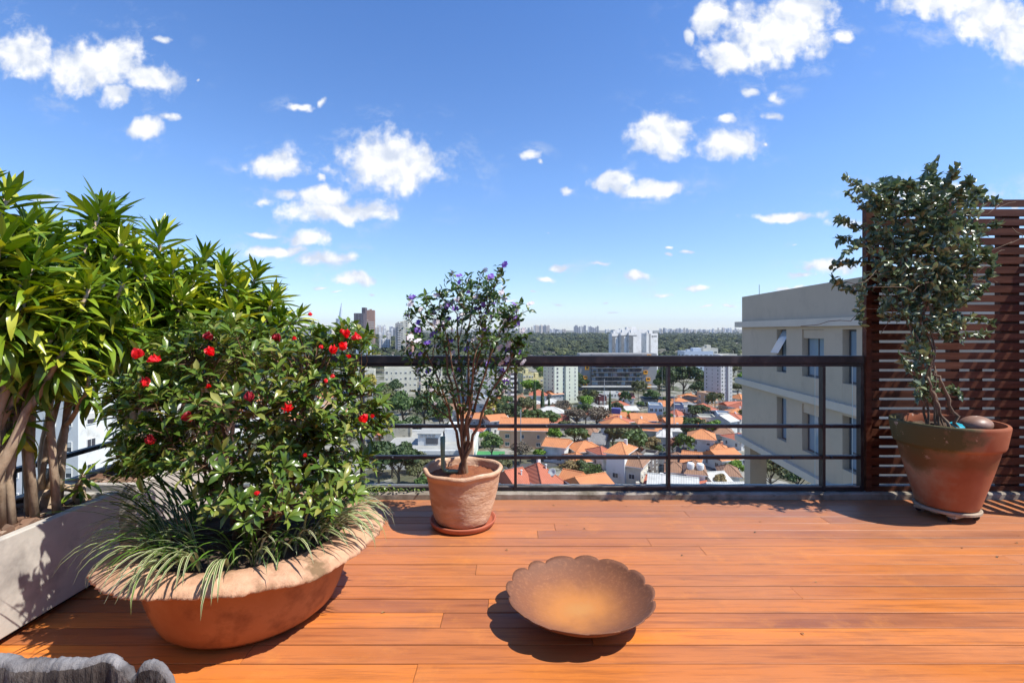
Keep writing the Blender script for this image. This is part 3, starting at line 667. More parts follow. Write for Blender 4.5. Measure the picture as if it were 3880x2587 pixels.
# ------------------------------------------------------------------ middle pot with brunfelsia
m_pot = pmat('rough_handmade_clay', (0.60, 0.385, 0.25), (0.47, 0.265, 0.155), 5, 0.9, 0.9, 0.009, stain=(0.64, 0.46, 0.33), stain_scale=6, stretch=(1, 1, 2.5), spec=0.2)
m_saucer = pmat('saucer_clay', (0.45, 0.13, 0.06), (0.38, 0.10, 0.05), 6, 0.7, 0.2, 0.002)
m_hose = pmat('green_plastic', (0.16, 0.26, 0.17), (0.12, 0.20, 0.13), 12, 0.45)
PX, PY = -0.330, 3.255
def build_mid_pot():
    t = empty('clay_pot', (PX, PY, 0.032), 0, 'handmade rough terracotta pot with an uneven lip, standing on a saucer', 'plant pot')
    r = np.random.default_rng(8); ph = r.uniform(0, 6.28, 8)
    prof = [(0, 0), (.165, 0), (.182, .006), (.192, .03), (.206, .09), (.220, .16), (.231, .22), (.240, .27), (.247, .305), (.256, .318), (.266, .330), (.268, .343), (.262, .352), (.248, .353), (.238, .342), (.232, .31), (.228, .27)]
    # finer rings so that the crinkled surface is real
    P2 = []
    for a, b in zip(prof[:-1], prof[1:]):
        k = max(1, int(math.hypot(b[0]-a[0], b[1]-a[1])/.006)) if a[0] > .1 else 1
        for q in range(k): P2.append((a[0]+(b[0]-a[0])*q/k, a[1]+(b[1]-a[1])*q/k))
    P2.append(prof[-1])
    def fr(a, i, rr, z):
        crease = .0002*np.sin(z*160+3*np.sin(a*2+ph[0])+1.5*np.sin(a*5+ph[1]))*np.clip(np.sin(a*1+ph[2])*.5+.7, 0, 1)*(z < .30)*(z > .03)
        dent = .003*np.sin(3*a+ph[3]+z*9)+.003*np.sin(7*a+ph[4]-z*20)
        zz = z+(.005*np.sin(2*a+ph[5])+.003*np.sin(7*a+ph[6]))*(z > .3)
        return np.where(rr > .15, rr+dent+crease+r.normal(size=a.shape)*.0005, rr), zz
    g = Geo(); g.lathe(P2, 150, fr=fr); g.build('body', m_pot, t, smooth=True)
    g = Geo(); g.lathe([(.237, .292), (.16, .300), (.08, .306), (0.001, .308)], 70, fr=lambda a, i, rr, z: (np.full_like(a, rr), z+r.normal(size=a.shape)*.004)); g.build('soil', m_soil_red, t, smooth=True)
    s = Geo(); s.lathe([(0, .004), (.195, .004), (.212, .012), (.220, .034), (.221, .043), (.213, .044), (.205, .030), (.19, .024), (0, .024)], 72)
    tag(s.build('saucer', m_saucer, smooth=True, loc=(PX, PY, 0)), 'round red clay saucer under the handmade pot', 'saucer')
    h = Geo(); pts = [(-.135, -.01, .25), (-.135, -.01, .165), (-.133, -.01, .045), (-.122, -.01, .025), (-.10, -.01, .017), (-.04, -.005, .016), (.01, .02, .016)]
    h.tube(pts, [.0175, .0155, .0125, .0125, .0125, .0125, .0125], 14, ref=(0, 1, 0))
    q = Geo()
    ob = h.build('garden_hose', m_hose, smooth=True, loc=(PX, PY, .335)); tag(ob, 'faded green hose end standing up from the soil of the handmade pot', 'hose')
build_mid_pot()
B_T = [leaf_t(3, 0.42, b, 0.12, 0.5) for b in (0.1, 0.5, 1.0)]
def build_brunfelsia():
    r = np.random.default_rng(51); O = np.array([PX, PY, .335])
    t = empty('brunfelsia', tuple(O), 0, 'slender many-stemmed shrub with purple and white flowers in the handmade pot', 'shrub')
    tips = [(1035,630),(1050,655),(1105,625),(1150,615),(1125,640),(975,680),(945,690),(935,725),(1000,665),(960,755),(1020,700),(1080,660),(1150,680),(1185,700),(1215,712),(1170,730),(1205,770),(1195,790),
            (1160,770),(1130,720),(1060,720),(1100,700),(985,720),(1000,760),(945,775),(940,810),(955,850),(1035,780),(1080,780),(1120,790),(1160,820),(1190,810),(1175,850),(1060,840),(1005,830),(985,880),(1100,850),(1135,860),(1030,880),(960,900),(1160,890),(1075,900),(1050,690),(1015,740),(1150,750),(1105,745),(1070,640),(1140,650)]
    br = Geo(); lf = Geo(); P = []; A = []; F_ = []
    nmain = 9; mains = []
    for k in range(nmain):
        a = k/nmain*6.28+r.uniform(-.3, .3); tipu = [975, 1010, 1050, 1085, 1120, 1150, 1175, 1095, 1035][k]; tipv = [800, 760, 720, 700, 720, 760, 820, 800, 810][k]
        st = np.array([math.cos(a)*.022, math.sin(a)*.022, -.03]); tip = np.array(at(tipu, tipv, PY+.16*math.sin(a)))-O
        md = st*.5+tip*np.array([.22, .22, .48]); pts = curve_pts(st, tip, mid=md, n=12, seed=200+k, wob=.008)
        br.tube(pts, np.linspace(.014, .0045, 12), 6); mains.append(pts)
    allp = np.concatenate([m[3:] for m in mains])
    br.tube([(0, 0, -.05), (0, 0, .02), (.002, .0, .07)], [.05, .036, .026], 10)
    for k, (u, v) in enumerate(tips):
        dz = r.uniform(-.22, .22); tip = np.array(at(u, v, PY+dz))-O
        dd = np.linalg.norm(allp-tip, axis=1)+np.where(allp[:, 2] > tip[2]-.04, 5, 0)+abs(allp[:, 2]-(tip[2]-.22)); q = allp[np.argmin(dd)]
        pts = curve_pts(q, tip, .10, 9, 300+k, .015); br.tube(pts, np.linspace(.0042, .0016, 9), 4, cap=False)
        ax = norm(tip-q)
        for j in range(16):
            f = r.uniform(.25, 1); p = pts[min(8, int(f*8))]+r.normal(size=3)*.004
            # side twigs
            sd_ = norm(r.normal(size=3)+ax*.6+np.array([0, 0, .25])); L = r.uniform(.03, .11)*(1.25-f*.5); e = p+sd_*L
            if j % 2 == 0: br.tube([p, (p+e)/2+r.normal(size=3)*.004, e], [.0013, .0011, .0009], 3, cap=False)
            P.append(e); A.append(sd_)
            if j % 4 == 0: P.append(p+sd_*L*.5); A.append(sd_)
        P.append(tip); A.append(ax)
        F_.append(tip+r.normal(size=3)*.015)
        for _ in range(2): F_.append(pts[r.integers(3, 9)]+norm(r.normal(size=3))*r.uniform(.03, .08))
    P = np.array(P); A = np.array(A)
    whorls(lf, P, A+np.array([0, 0, .3]), .045, r, (2, 4), (.5, 1.4), B_T)
    br.build('branches', m_twig, t, smooth=True); lf.build('foliage', m_brun, t, smooth=True)
    tv, tf = leaf_t(2, .95, .3, .02, .6); protos = []
    for mi, m in enumerate((m_petal_purple, m_petal_white, m_petal_purple)):
        g = Geo(); n = 6 if mi < 2 else 5
        for c in ((0, 0, 0), (.014, .008, .004)) if mi < 2 else ((0, 0, 0),):
            phi = np.arange(n)*6.283/n; d = np.stack([np.cos(phi)*.95, np.sin(phi)*.95, np.full(n, .2)], -1)
            g.inst(tv, tf, frames(d), np.tile(c, (n, 1)).astype(float), np.full(n, .021))
        protos.append((g, m))
    obs = {}
    for i, p in enumerate(F_[:100]):
        k = [1, 0, 1, 2, 0, 1][i % 6]
        if k not in obs: obs[k] = ob = protos[k][0].build('flower', protos[k][1], t, smooth=False)
        else: ob = obs[k].copy(); COL.objects.link(ob); ob.parent = t
        ob.location = p; ob.rotation_euler = (R(r.uniform(30, 100)), R(r.uniform(-30, 30)), r.uniform(-.8, .8))
    g = Geo()
    for i, p in enumerate(F_[100:]):
        n = 6; phi = np.arange(n)*6.283/n; d = np.stack([np.cos(phi), np.full(n, -.3)+r.normal(size=n)*.3, np.sin(phi)], -1)
        g.inst(tv, tf, frames(d), np.tile(p, (n, 1)), np.full(n, .017))
    tag(g.build('small_flowers', m_petal_white, t), kind='stuff')
build_brunfelsia()

# ------------------------------------------------------------------ rusty scalloped dish
def rustmat():
    m, nt, bs, out = newmat('rusted_steel'); tcn = nn(nt, 'ShaderNodeTexCoord'); v = tcn.outputs['Object']
    ln = nn(nt, 'ShaderNodeVectorMath', operation='LENGTH'); lk(nt, v, ln.inputs[0]); d = ln.outputs['Value']
    n1 = noise(nt, v, 6, 6, .65); n2 = noise(nt, v, 60, 5, .7)
    rr = M(nt, 'ADD', d, M(nt, 'MULTIPLY', M(nt, 'SUBTRACT', n1, .5), .16))
    c = mixcol(nt, ramp(nt, rr, .10, .25), (.44, .165, .035), (.205, .072, .026))
    c = mixcol(nt, ramp(nt, rr, .02, .09), (.44, .195, .05), c)
    c = mixcol(nt, M(nt, 'MULTIPLY', ramp(nt, rr, .26, .36), .7), c, (.10, .04, .022))
    c = mixcol(nt, M(nt, 'MULTIPLY', ramp(nt, n2, .5, .75), .45), c, (.42, .17, .07))
    c = mixcol(nt, M(nt, 'MULTIPLY', ramp(nt, noise(nt, v, 3.1, 4, .6), .5, .7), .35), c, (.17, .065, .03))
    lk(nt, c, bs.inputs['Base Color']); bs.inputs['Roughness'].default_value = .72; bs.inputs['Metallic'].default_value = 0.0
    bump(nt, bs, n2, .35, .0015); return m
def build_dish():
    r = np.random.default_rng(6); seg = 360
    lob = np.cumsum(np.array([.40, .52, .40, .50, .38, .46, .44, .52, .40, .46, .42, .50, .44, .44])); lob = lob/lob[-1]*2*np.pi; lob = np.concatenate([[0], lob])
    def scal(a):
        i = np.searchsorted(lob, a, side='right')-1; i = np.clip(i, 0, len(lob)-2); f = (a-lob[i])/(lob[i+1]-lob[i]); return np.abs(np.sin(np.pi*f))**.55, i
    amp = r.uniform(.010, .022, 14)
    def fr(a, i, rr, z):
        s, k = scal(a); w = np.clip((rr-.285)/.05, 0, 1)**1.5
        r2 = rr+w*(s-1)*amp[k]*1.3+.004*np.sin(2*a+1)*(rr > .2)
        if rr > .2: z = np.interp(r2, *((RT, ZT_) if i < len(top) else (RB, ZB)))
        return r2, z+w*.003*np.sin(3*a)
    top = [(0.0, .030), (.05, .030), (.11, .033), (.17, .043), (.22, .060), (.26, .077), (.295, .099), (.318, .117), (.334, .130)]
    bot = [(.335, .127), (.319, .112), (.296, .093), (.26, .070), (.22, .053), (.17, .036), (.11, .025), (.09, .022), (.088, .002), (0, .002)]
    RT, ZT_ = [q[0] for q in top], [q[1] for q in top]; RB, ZB = [q[0] for q in bot[::-1]][2:], [q[1] for q in bot[::-1]][2:]
    g = Geo(); g.lathe(top+bot, seg, fr=fr)
    o = g.build('rusty_dish', rustmat(), smooth=True, loc=(.308, 2.195, 0)); o.rotation_euler = (0, 0, .2)
    tag(o, 'shallow rusty metal fire dish with a scalloped edge lying on the deck', 'dish')
build_dish()

# ------------------------------------------------------------------ right pot, trolley, climber
def bigpotmat():
    m, nt, bs, out = newmat('mossy_terracotta'); tcn = nn(nt, 'ShaderNodeTexCoord'); v = tcn.outputs['Object']; sp = nn(nt, 'ShaderNodeSeparateXYZ'); lk(nt, v, sp.inputs[0])
    n1 = noise(nt, v, 4, 6, .65); n2 = noise(nt, v, 12, 6, .7); n3 = noise(nt, v, 2.2, 4, .6)
    c = mixcol(nt, ramp(nt, n3, .35, .65), (.27, .080, .034), (.38, .135, .065))
    # moss creeping in from the left and upper part, pale lime bloom below it
    lft = M(nt, 'ADD', M(nt, 'MULTIPLY', sp.outputs[0], -2.3), M(nt, 'MULTIPLY', n1, 1.5))
    z = sp.outputs[2]
    pale = M(nt, 'MULTIPLY', ramp(nt, M(nt, 'ADD', lft, M(nt, 'MULTIPLY', z, .2)), .95, 1.35), .75)
    c = mixcol(nt, pale, c, (.34, .25, .16))
    moss = M(nt, 'MULTIPLY', ramp(nt, M(nt, 'ADD', lft, M(nt, 'MULTIPLY', z, 1.1)), 1.50, 1.80), .9)
    c = mixcol(nt, moss, c, (.055, .065, .02))
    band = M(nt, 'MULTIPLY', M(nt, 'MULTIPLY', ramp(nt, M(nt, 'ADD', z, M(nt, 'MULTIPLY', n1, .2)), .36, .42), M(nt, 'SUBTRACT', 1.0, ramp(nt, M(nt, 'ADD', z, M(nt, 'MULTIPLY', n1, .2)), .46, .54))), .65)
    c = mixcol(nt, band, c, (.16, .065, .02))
    li = M(nt, 'MULTIPLY', M(nt, 'MULTIPLY', ramp(nt, n2, .62, .68), ramp(nt, z, .34, .40)), .8)
    c = mixcol(nt, li, c, (.58, .44, .34))
    lk(nt, c, bs.inputs['Base Color']); bs.inputs['Roughness'].default_value = .72; bs.inputs['Specular IOR Level'].default_value = .3
    bump(nt, bs, n2, .25, .003); return m
m_bigpot = bigpotmat()
m_trolley = pmat('trolley_wood', (.40, .32, .23), (.30, .23, .16), 8, .7, .2, .002)
m_stone = pmat('brown_stone', (.20, .11, .08), (.30, .18, .13), 9, .45, .3, .004)
m_blue = pmat('turquoise_plastic', (.02, .35, .45), (.01, .25, .36), 5, .25)
QX, QY = 3.055, 3.40
def build_right_pot():
    r = np.random.default_rng(12)
    tt = empty('plant_trolley', (QX, QY, 0), .35, 'round wooden plant trolley on black castors under the mossy pot', 'plant trolley')
    g = Geo(); g.lathe([(0, .052), (.180, .052), (.186, .056), (.186, .070), (.180, .074), (0, .074)], 48); g.build('board', m_trolley, tt)
    g = Geo()
    for yy in (-.1, 0, .1): g.box(-.14, .14, yy-.025, yy+.025, .034, .0515)
    g.build('battens', m_trolley, tt)
    for k in range(4):
        a = k*math.pi/2+.6; g = Geo(); w = [(0, -.009), (.018, -.009), (.0205, -.006), (.0205, .006), (.018, .009), (0, .009)]
        g.lathe(w, 20); g.box(-.004, .004, .004, .030, -.012, .012)
        o = g.build('castor', m_black, tt, smooth=False); o.location = (.15*math.cos(a), .15*math.sin(a), .0215); o.rotation_euler = (R(90), 0, a)
    t = empty('clay_pot', (QX, QY, 0.075), 0, 'large smooth terracotta pot with moss and lime stains holding the climber', 'plant pot')
    prof = [(0, 0), (.160, 0), (.171, .006), (.179, .03), (.215, .16), (.252, .30), (.279, .415), (.284, .425), (.297, .430), (.303, .445), (.323, .570), (.323, .582), (.317, .590), (.303, .590), (.296, .580), (.292, .54), (.28, .47)]
    g = Geo(); g.lathe(prof, 128); o = g.build('body', m_bigpot, t, smooth=True)
    es = o.modifiers.new('e', 'EDGE_SPLIT'); es.split_angle = R(50)
    g = Geo(); g.lathe([(.291, .525), (.25, .535), (.1, .54), (.001, .54)], 70, fr=lambda a, i, rr, z: (np.full_like(a, rr), z+r.normal(size=a.shape)*.006)); g.build('soil', m_soil, t, smooth=True)
    # a smooth brown stone and a scrap of blue plastic on the soil
    g = Geo(); n, m = 24, 40
    V = []
    for i in range(n+1):
        for j in range(m):
            th = math.pi*i/n; ph = 2*math.pi*j/m; q = 1+.06*math.sin(3*ph+1)*math.sin(th)+.05*math.sin(2*th+ph)
            V.append((.10*q*math.sin(th)*math.cos(ph), .08*q*math.sin(th)*math.sin(ph), .06*q*math.cos(th)))
    g.add(V, np.array([[i*m+j, i*m+(j+1) % m, (i+1)*m+(j+1) % m, (i+1)*m+j] for i in range(n) for j in range(m)]))
    tag(g.build('stone', m_stone, smooth=True, loc=(QX+.15, QY-.06, .645)), 'smooth brown stone lying on the soil of the mossy pot', 'stone')
    g = Geo(); V = [(0, 0, 0), (.06, .01, .004), (.075, .05, .02), (.03, .07, .035), (-.02, .05, .03), (-.015, .02, .022)]
    g.add([(x, y, z) for x, y, z in V]+[(x, y, z+.004) for x, y, z in V], (np.array([[i, (i+1) % 6, 6+(i+1) % 6, 6+i] for i in range(6)]), np.array([[5, 4, 3, 2, 1, 0], [6, 7, 8, 9, 10, 11]])))
    tag(g.build('plastic_scrap', m_blue, loc=(QX-.03, QY-.12, .628)), 'scrap of turquoise plastic on the soil beside the brown stone', 'plastic scrap')
build_right_pot()
C_T = [leaf_t(3, 0.5, b, 0.14, 0.5) for b in (0.1, 0.6, 1.1)]
def build_climber():
    r = np.random.default_rng(61); O = np.array([QX-.12, QY, .61])
    t = empty('climbing_plant', tuple(O), 0, 'twining climber with small glossy leaves rising from the mossy pot over the screen', 'climbing plant')
    st = Geo(); P = []; A = []
    # twisting trunk stems up to the leafy mass
    hubs = [at(2120, 800, 3.40), at(2090, 740, 3.45), at(2060, 640, 3.5), at(2130, 620, 3.45), at(2170, 560, 3.5), at(2050, 540, 3.5), at(2110, 480, 3.5), at(2200, 620, 3.4)]
    hubs = [np.array(h)-O for h in hubs]
    for k in range(7):
        a = r.uniform(0, 6.28); s = np.array([math.cos(a)*.05+.05, math.sin(a)*.05, -.02]); h = hubs[k % len(hubs)]
        n = 26; tt = np.linspace(0, 1, n)[:, None]; low = np.array(at(2120, 850, 3.38))-O
        base = (1-tt)**2*s+2*tt*(1-tt)*low+tt*tt*h
        tw = np.stack([np.cos(tt[:, 0]*16+k), np.sin(tt[:, 0]*16+k), np.zeros(n)], -1)*.028*np.sin(np.pi*np.clip(tt, 0, 1))
        st.tube(base+tw, np.linspace(.0085, .004, n), 6)
    # thick bent bare stem at the right of the base
    st.tube(curve_pts(np.array([.13, -.10, -.02]), np.array(at(2150, 850, 3.33))-O, mid=(np.array(at(2170, 900, 3.3))-O), n=14, seed=3), np.linspace(.012, .008, 14), 7)
    st.tube(curve_pts(np.array([.06, -.12, -.02]), np.array(at(2130, 865, 3.33))-O, mid=(np.array(at(2150, 930, 3.28))-O), n=14, seed=5), np.linspace(.011, .007, 14), 7)
    E = [(2090,520,85,60,190),(2150,600,95,80,220),(2100,600,80,90,180),(2060,460,75,45,140),(2170,480,80,50,150),(2130,710,60,60,150),(2200,560,60,60,170),(2040,590,45,70,100),(2110,800,28,40,80),(2060,700,45,45,70),
         (2180,660,55,50,150),(2135,455,60,50,120),(2180,740,40,25,70),(2120,885,22,40,60)]
    for (u, v, ru, rv, n) in E:
        th = r.uniform(0, 6.28, n); q = np.sqrt(r.uniform(0, 1, n)); yy = 3.47+r.uniform(-.20, .24, n)*(1-.3*q)
        for a, b, y in zip(u+ru*q*np.cos(th), v+rv*q*np.sin(th), yy):
            p = np.array(at(a, b, y))-O; P.append(p); A.append(norm(np.array([r.normal(0, .5), r.normal(-.2, .5), r.uniform(.1, 1.1)])))
    # free shoots: (start, bend, tip)
    sh = [((2060,470),(1990,450),(1945,408)),((2060,450),(2020,460),(2030,410)),((2120,430),(2120,400),(2150,365)),((2160,440),(2180,420),(2198,385)),((2200,450),(2240,450),(2292,465)),((2030,520),(1960,530),(1925,500)),
          ((2030,560),(1950,560),(1928,545)),((2020,610),(1960,590),(1912,610)),((2020,650),(1960,690),(1915,640)),((1990,760),(1960,720),(1985,640)),((2200,520),(2250,520),(2290,515)),((2200,620),(2240,610),(2270,580)),
          ((2170,740),(2230,720),(2275,740)),((2180,700),(2240,680),(2260,660)),((2120,900),(2180,880),(2205,905)),((2060,480),(1980,490),(1950,440)),((2190,470),(2230,430),(2250,440)),((2100,440),(2080,410),(2085,425)),
          ((2140,770),(2200,780),(2260,765)),((2020,530),(1970,560),(1940,580)),((2110,840),(2080,860),(2075,820)),((2180,460),(2210,430),(2230,415)),((2150,450),(2140,410),(2145,385)),((2030,480),(1990,440),(1975,425)),
          ((2240,560),(2300,600),(2262,640)),((2050,440),(2060,420),(2000,430))]
    for k, (a, b, c) in enumerate(sh):
        y0 = 3.42+r.uniform(-.1, .15); pts = curve_pts(np.array(at(*a, y0))-O, np.array(at(*c, y0+r.uniform(-.15, .1)))-O, mid=np.array(at(*b, y0))-O, n=14, seed=500+k, wob=.012)
        st.tube(pts, np.linspace(.0032, .0014, 14), 4, cap=False)
        T_ = norm(np.gradient(pts, axis=0))
        for j in range(2, 14):
            for sgn in (-1, 1):
                sdv = norm(np.cross(T_[j], [0, 1, .2]))*sgn
                P.append(pts[j]+r.normal(size=3)*.004); A.append(norm(T_[j]*.6+sdv+r.normal(size=3)*.2))
    for k in range(34):
        a = np.array(at(r.uniform(2020, 2200), r.uniform(480, 720), 3.45))-O; b = a+r.normal(size=3)*np.array([.25, .08, .25])
        st.tube(curve_pts(a, b, .3, 10, 700+k, .03), .0022, 4, cap=False)
    P = np.array(P); A = np.array(A); lf = Geo(); whorls(lf, P, A, .053, r, (2, 4), (.2, 1.2), C_T)
    st.build('stems', m_vine, t, smooth=True); lf.build('foliage', m_clim, t, smooth=True)
build_climber()

# ------------------------------------------------------------------ weathered wood seat at the lower left
def build_log():
    m = pmat('grey_driftwood', (.26, .25, .25), (.12, .11, .11), 16, .85, .7, .012, stretch=(1, 1, .35), stain=(.035, .028, .028), stain_scale=6, detail=8)
    m2 = pmat('dark_driftwood', (.030, .022, .020), (.10, .08, .07), 12, .9, .9, .015, stretch=(1, 1, .3), stain=(.24, .22, .21), stain_scale=16, detail=8)  # near face and seat simply coloured darker than the grey top
    r = np.random.default_rng(17); Y0 = 1.18
    us = np.array([-260, -120, -20, 40, 110, 125, 180, 250, 290, 297, 303, 320, 345, 368, 384, 398, 404])
    vs_ = np.array([1545, 1530, 1512, 1521, 1526, 1519, 1520, 1513, 1535, 1553, 1556, 1527, 1521, 1529, 1550, 1590, 1700])
    n = 150; uu = np.linspace(-260, 404, n); vv = np.interp(uu, us, vs_)+r.normal(size=n)*.7
    X = (uu-1176)/1110*Y0; Z = EYE-(vv-757.5)/1110*Y0; g = Geo(); rows = []
    thick = .040+.012*np.sin(X*9)+r.normal(size=n)*.002
    def bow(x): return .10*((x+1.1)/.4)**2*-.35
    for (fy, dz) in ((0, -9), (0.0, -.10), (.02, -.030), (.07, -.014), (.22, -.003), (.6, 0), (.9, -.012), (1.0, -.06), (1.0, -9)):
        z = np.where(dz < -1, .0, Z+dz*(1+.25*np.sin(X*19+2*np.sin(X*7)))); y = Y0+.02+bow(X)-thick/2+fy*thick
        y = y+.005*np.sin(X*17+2*np.sin(X*31)+z*12)+.001*np.sin(X*71+np.sin(X*17)*3)+r.normal(size=n)*.0008
        rows.append(np.stack([X, y, z], -1))
    k = len(rows); V = np.concatenate(rows); i = np.arange(k-1)[:, None]*n; j = np.arange(n-1)[None]
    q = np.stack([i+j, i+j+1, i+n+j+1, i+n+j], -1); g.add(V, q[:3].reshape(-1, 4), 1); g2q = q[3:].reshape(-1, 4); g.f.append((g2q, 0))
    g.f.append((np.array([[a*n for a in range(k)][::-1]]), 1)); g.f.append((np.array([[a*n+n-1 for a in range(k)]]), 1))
    t = empty('driftwood_stool', (0, 0, 0), 0, 'weathered grey driftwood stool with a lumpy back at the bottom left corner', 'stool')
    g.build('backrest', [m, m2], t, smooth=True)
    s = Geo(); seg = 60
    def fr(a, i, rr, z): return rr*(1+.10*np.sin(2*a+1)+.05*np.sin(5*a)), z+.01*np.sin(3*a)*(z > .1)
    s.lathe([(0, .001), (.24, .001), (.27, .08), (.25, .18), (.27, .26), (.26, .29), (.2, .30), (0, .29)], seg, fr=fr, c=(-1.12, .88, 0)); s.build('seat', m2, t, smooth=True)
build_log()

# ------------------------------------------------------------------ small natural litter and weeds
def litter():
    r = np.random.default_rng(91); g = Geo(); n = 26; tv, tf = leaf_t(3, .45, .6, .15)
    P = np.stack([r.uniform(-.9, 3.6, n), r.uniform(1.7, 3.65, n), np.full(n, .004)], -1); a = r.uniform(0, 6.28, n)
    g.inst(tv, tf, frames(np.stack([np.cos(a), np.sin(a), r.uniform(0, .3, n)], -1)), P, r.uniform(.010, .026, n))
    tag(g.build('leaf_litter', leafmat('dry_leaf', (.20, .11, .04), (.38, .24, .10), (.10, .06, .03), rough=.8, trans=.1)), 'tiny dry leaf scraps scattered on the deck', 'leaf litter', None, 'stuff')
    g = Geo(); n = 260; P = np.stack([-1.12+np.abs(r.normal(0, .22, n))-.06, 3.735+r.uniform(-.02, .06, n), .046+r.uniform(0, .03, n)], -1); a = r.uniform(0, 6.28, n)
    g.inst(tv, tf, frames(np.stack([np.cos(a)*.6, np.sin(a)*.6, r.uniform(.2, 1, n)], -1)), P, r.uniform(.012, .034, n))
    tag(g.build('kerb_weeds', m_azal), 'little green weeds sprouting on the kerb at the left railing post', 'weeds', None, 'stuff')
litter()
# ================================================================== CITY
m_glassd = pmat('window_glass', (.03, .04, .055), (.06, .075, .09), 2, .12, spec=0.8)
m_shut = pmat('roller_shutter', (.62, .60, .55), (.55, .53, .48), 3, .7)
m_white = pmat('white_render', (.74, .73, .70), (.66, .65, .62), .15, .85, stain=(.52, .50, .46), stain_scale=.35)
m_cream = pmat('cream_render', (.66, .62, .50), (.58, .55, .45), .12, .85, stain=(.50, .47, .38), stain_scale=.3)
m_palegreen = pmat('pale_green_render', (.60, .62, .50), (.66, .67, .56), .12, .85)
m_yellow = pmat('yellow_render', (.68, .58, .30), (.60, .52, .27), .15, .85)
m_greyr = pmat('grey_render', (.42, .42, .42), (.36, .36, .37), .2, .85)
m_darkgrey = pmat('dark_cladding', (.06, .065, .07), (.09, .09, .10), .3, .6)
m_midgrey = pmat('mid_grey_cladding', (.27, .265, .26), (.32, .31, .30), .3, .75)
m_bluegrey = pmat('blue_grey_render', (.17, .21, .30), (.20, .24, .33), .3, .8)
m_blue = pmat('deep_blue_render', (.07, .08, .25), (.09, .10, .29), .3, .8)
m_lightblue = pmat('light_blue_render', (.50, .57, .64), (.45, .52, .60), .3, .8)
m_pink = pmat('salmon_render', (.62, .33, .20), (.55, .28, .17), .25, .85)
m_paleorange = pmat('pale_orange_render', (.66, .40, .25), (.60, .36, .22), .25, .85)
m_orange = pmat('orange_metal', (.85, .36, .01), (.80, .33, .01), .5, .5)
m_brownbrick = pmat('brown_brick', (.27, .165, .13), (.31, .20, .16), .1, .85)
m_darkbrick = pmat('dark_brick', (.08, .07, .085), (.10, .085, .10), .1, .8)
m_brick = pmat('red_brick', (.36, .15, .09), (.30, .12, .075), .6, .9)
m_darkred = pmat('dark_red_render', (.12, .03, .035), (.10, .03, .03), .3, .8)
m_concrete = pmat('old_concrete', (.42, .38, .29), (.34, .31, .25), .5, .9, stain=(.22, .20, .15), stain_scale=.9)
m_darkwall = pmat('dirty_wall', (.12, .10, .09), (.17, .145, .13), .5, .9)
m_flat = pmat('flat_roof', (.38, .37, .34), (.30, .29, .27), .3, .9)
def tilemat(name, a, b, c):
    m, nt, bs, out = newmat(name); tcn = nn(nt, 'ShaderNodeTexCoord'); v = tcn.outputs['Object']
    w = nn(nt, 'ShaderNodeTexWave', wave_type='BANDS', bands_direction='X'); w.inputs['Scale'].default_value = .55; w.inputs['Distortion'].default_value = .3; lk(nt, v, w.inputs[0])
    w2 = nn(nt, 'ShaderNodeTexWave', wave_type='BANDS', bands_direction='Y'); w2.inputs['Scale'].default_value = .8; w2.inputs['Distortion'].default_value = .3; lk(nt, v, w2.inputs[0])
    col = mixcol(nt, ramp(nt, noise(nt, v, .9, 6, .7), .35, .65), a, b); col = mixcol(nt, M(nt, 'MULTIPLY', ramp(nt, noise(nt, v, .35, 4, .6), .5, .7), .5), col, c)
    col = mixcol(nt, M(nt, 'MULTIPLY', w.outputs['Fac'], .28), col, (a[0]*.35, a[1]*.3, a[2]*.3))
    lk(nt, col, bs.inputs['Base Color']); bs.inputs['Roughness'].default_value = .85; bump(nt, bs, M(nt, 'ADD', w.outputs['Fac'], M(nt, 'MULTIPLY', w2.outputs['Fac'], .3)), .5, .06); return m
m_tile = tilemat('orange_roof_tiles', (.62, .25, .10), (.55, .20, .075), (.40, .16, .08))
m_tile_red = tilemat('red_roof_tiles', (.50, .15, .085), (.44, .13, .07), (.33, .11, .07))
m_tile_brown = tilemat('brown_roof_tiles', (.32, .17, .10), (.26, .14, .085), (.18, .11, .075))
m_tile_grey = tilemat('grey_roof_sheets', (.28, .27, .26), (.22, .215, .21), (.15, .145, .14))
m_sheet = tilemat('pale_roof_sheets', (.62, .60, .56), (.52, .50, .46), (.36, .34, .31))
ROOFS = {'o': m_tile, 'r': m_tile_red, 'b': m_tile_brown, 'g': m_tile_grey, 'p': m_sheet}

WIN = {}
def window_mesh(w, h, kind):
    key = (round(w, 1), round(h, 1), kind)
    if key in WIN: return WIN[key]
    g = Geo(); f = min(.09, w*.08)
    g.box(-w/2, w/2, -.05, .0, 0, h, 0); 
    g.box(-w/2-f, w/2+f, -.10, 0, -.14, -.002, 1); g.box(-w/2-f, -w/2-.002, -.09, 0, 0, h+f, 1); g.box(w/2+.002, w/2+f, -.09, 0, 0, h+f, 1); g.box(-w/2, w/2, -.09, 0, h+.002, h+f, 1)
    if kind == 's': g.box(-w/2, w/2, -.07, -.052, h*.45, h, 2)
    elif kind == 'd': g.box(-.03, .03, -.075, -.052, 0, h, 1)
    o = g.build('window', [m_glassd, m_white, m_shut]); me = o.data; bpy.data.objects.remove(o); WIN[key] = me; return me
def add_window(t, x, y, z, w, h, kind, face, name='window'):
    """face 0: -y, 1: +x, 2: +y, 3: -x (in the building's own frame)"""
    o = bpy.data.objects.new(name, window_mesh(w, h, kind)); COL.objects.link(o); o.parent = t
    o.location = (x, y, z); o.rotation_euler = (0, 0, face*math.pi/2); return o
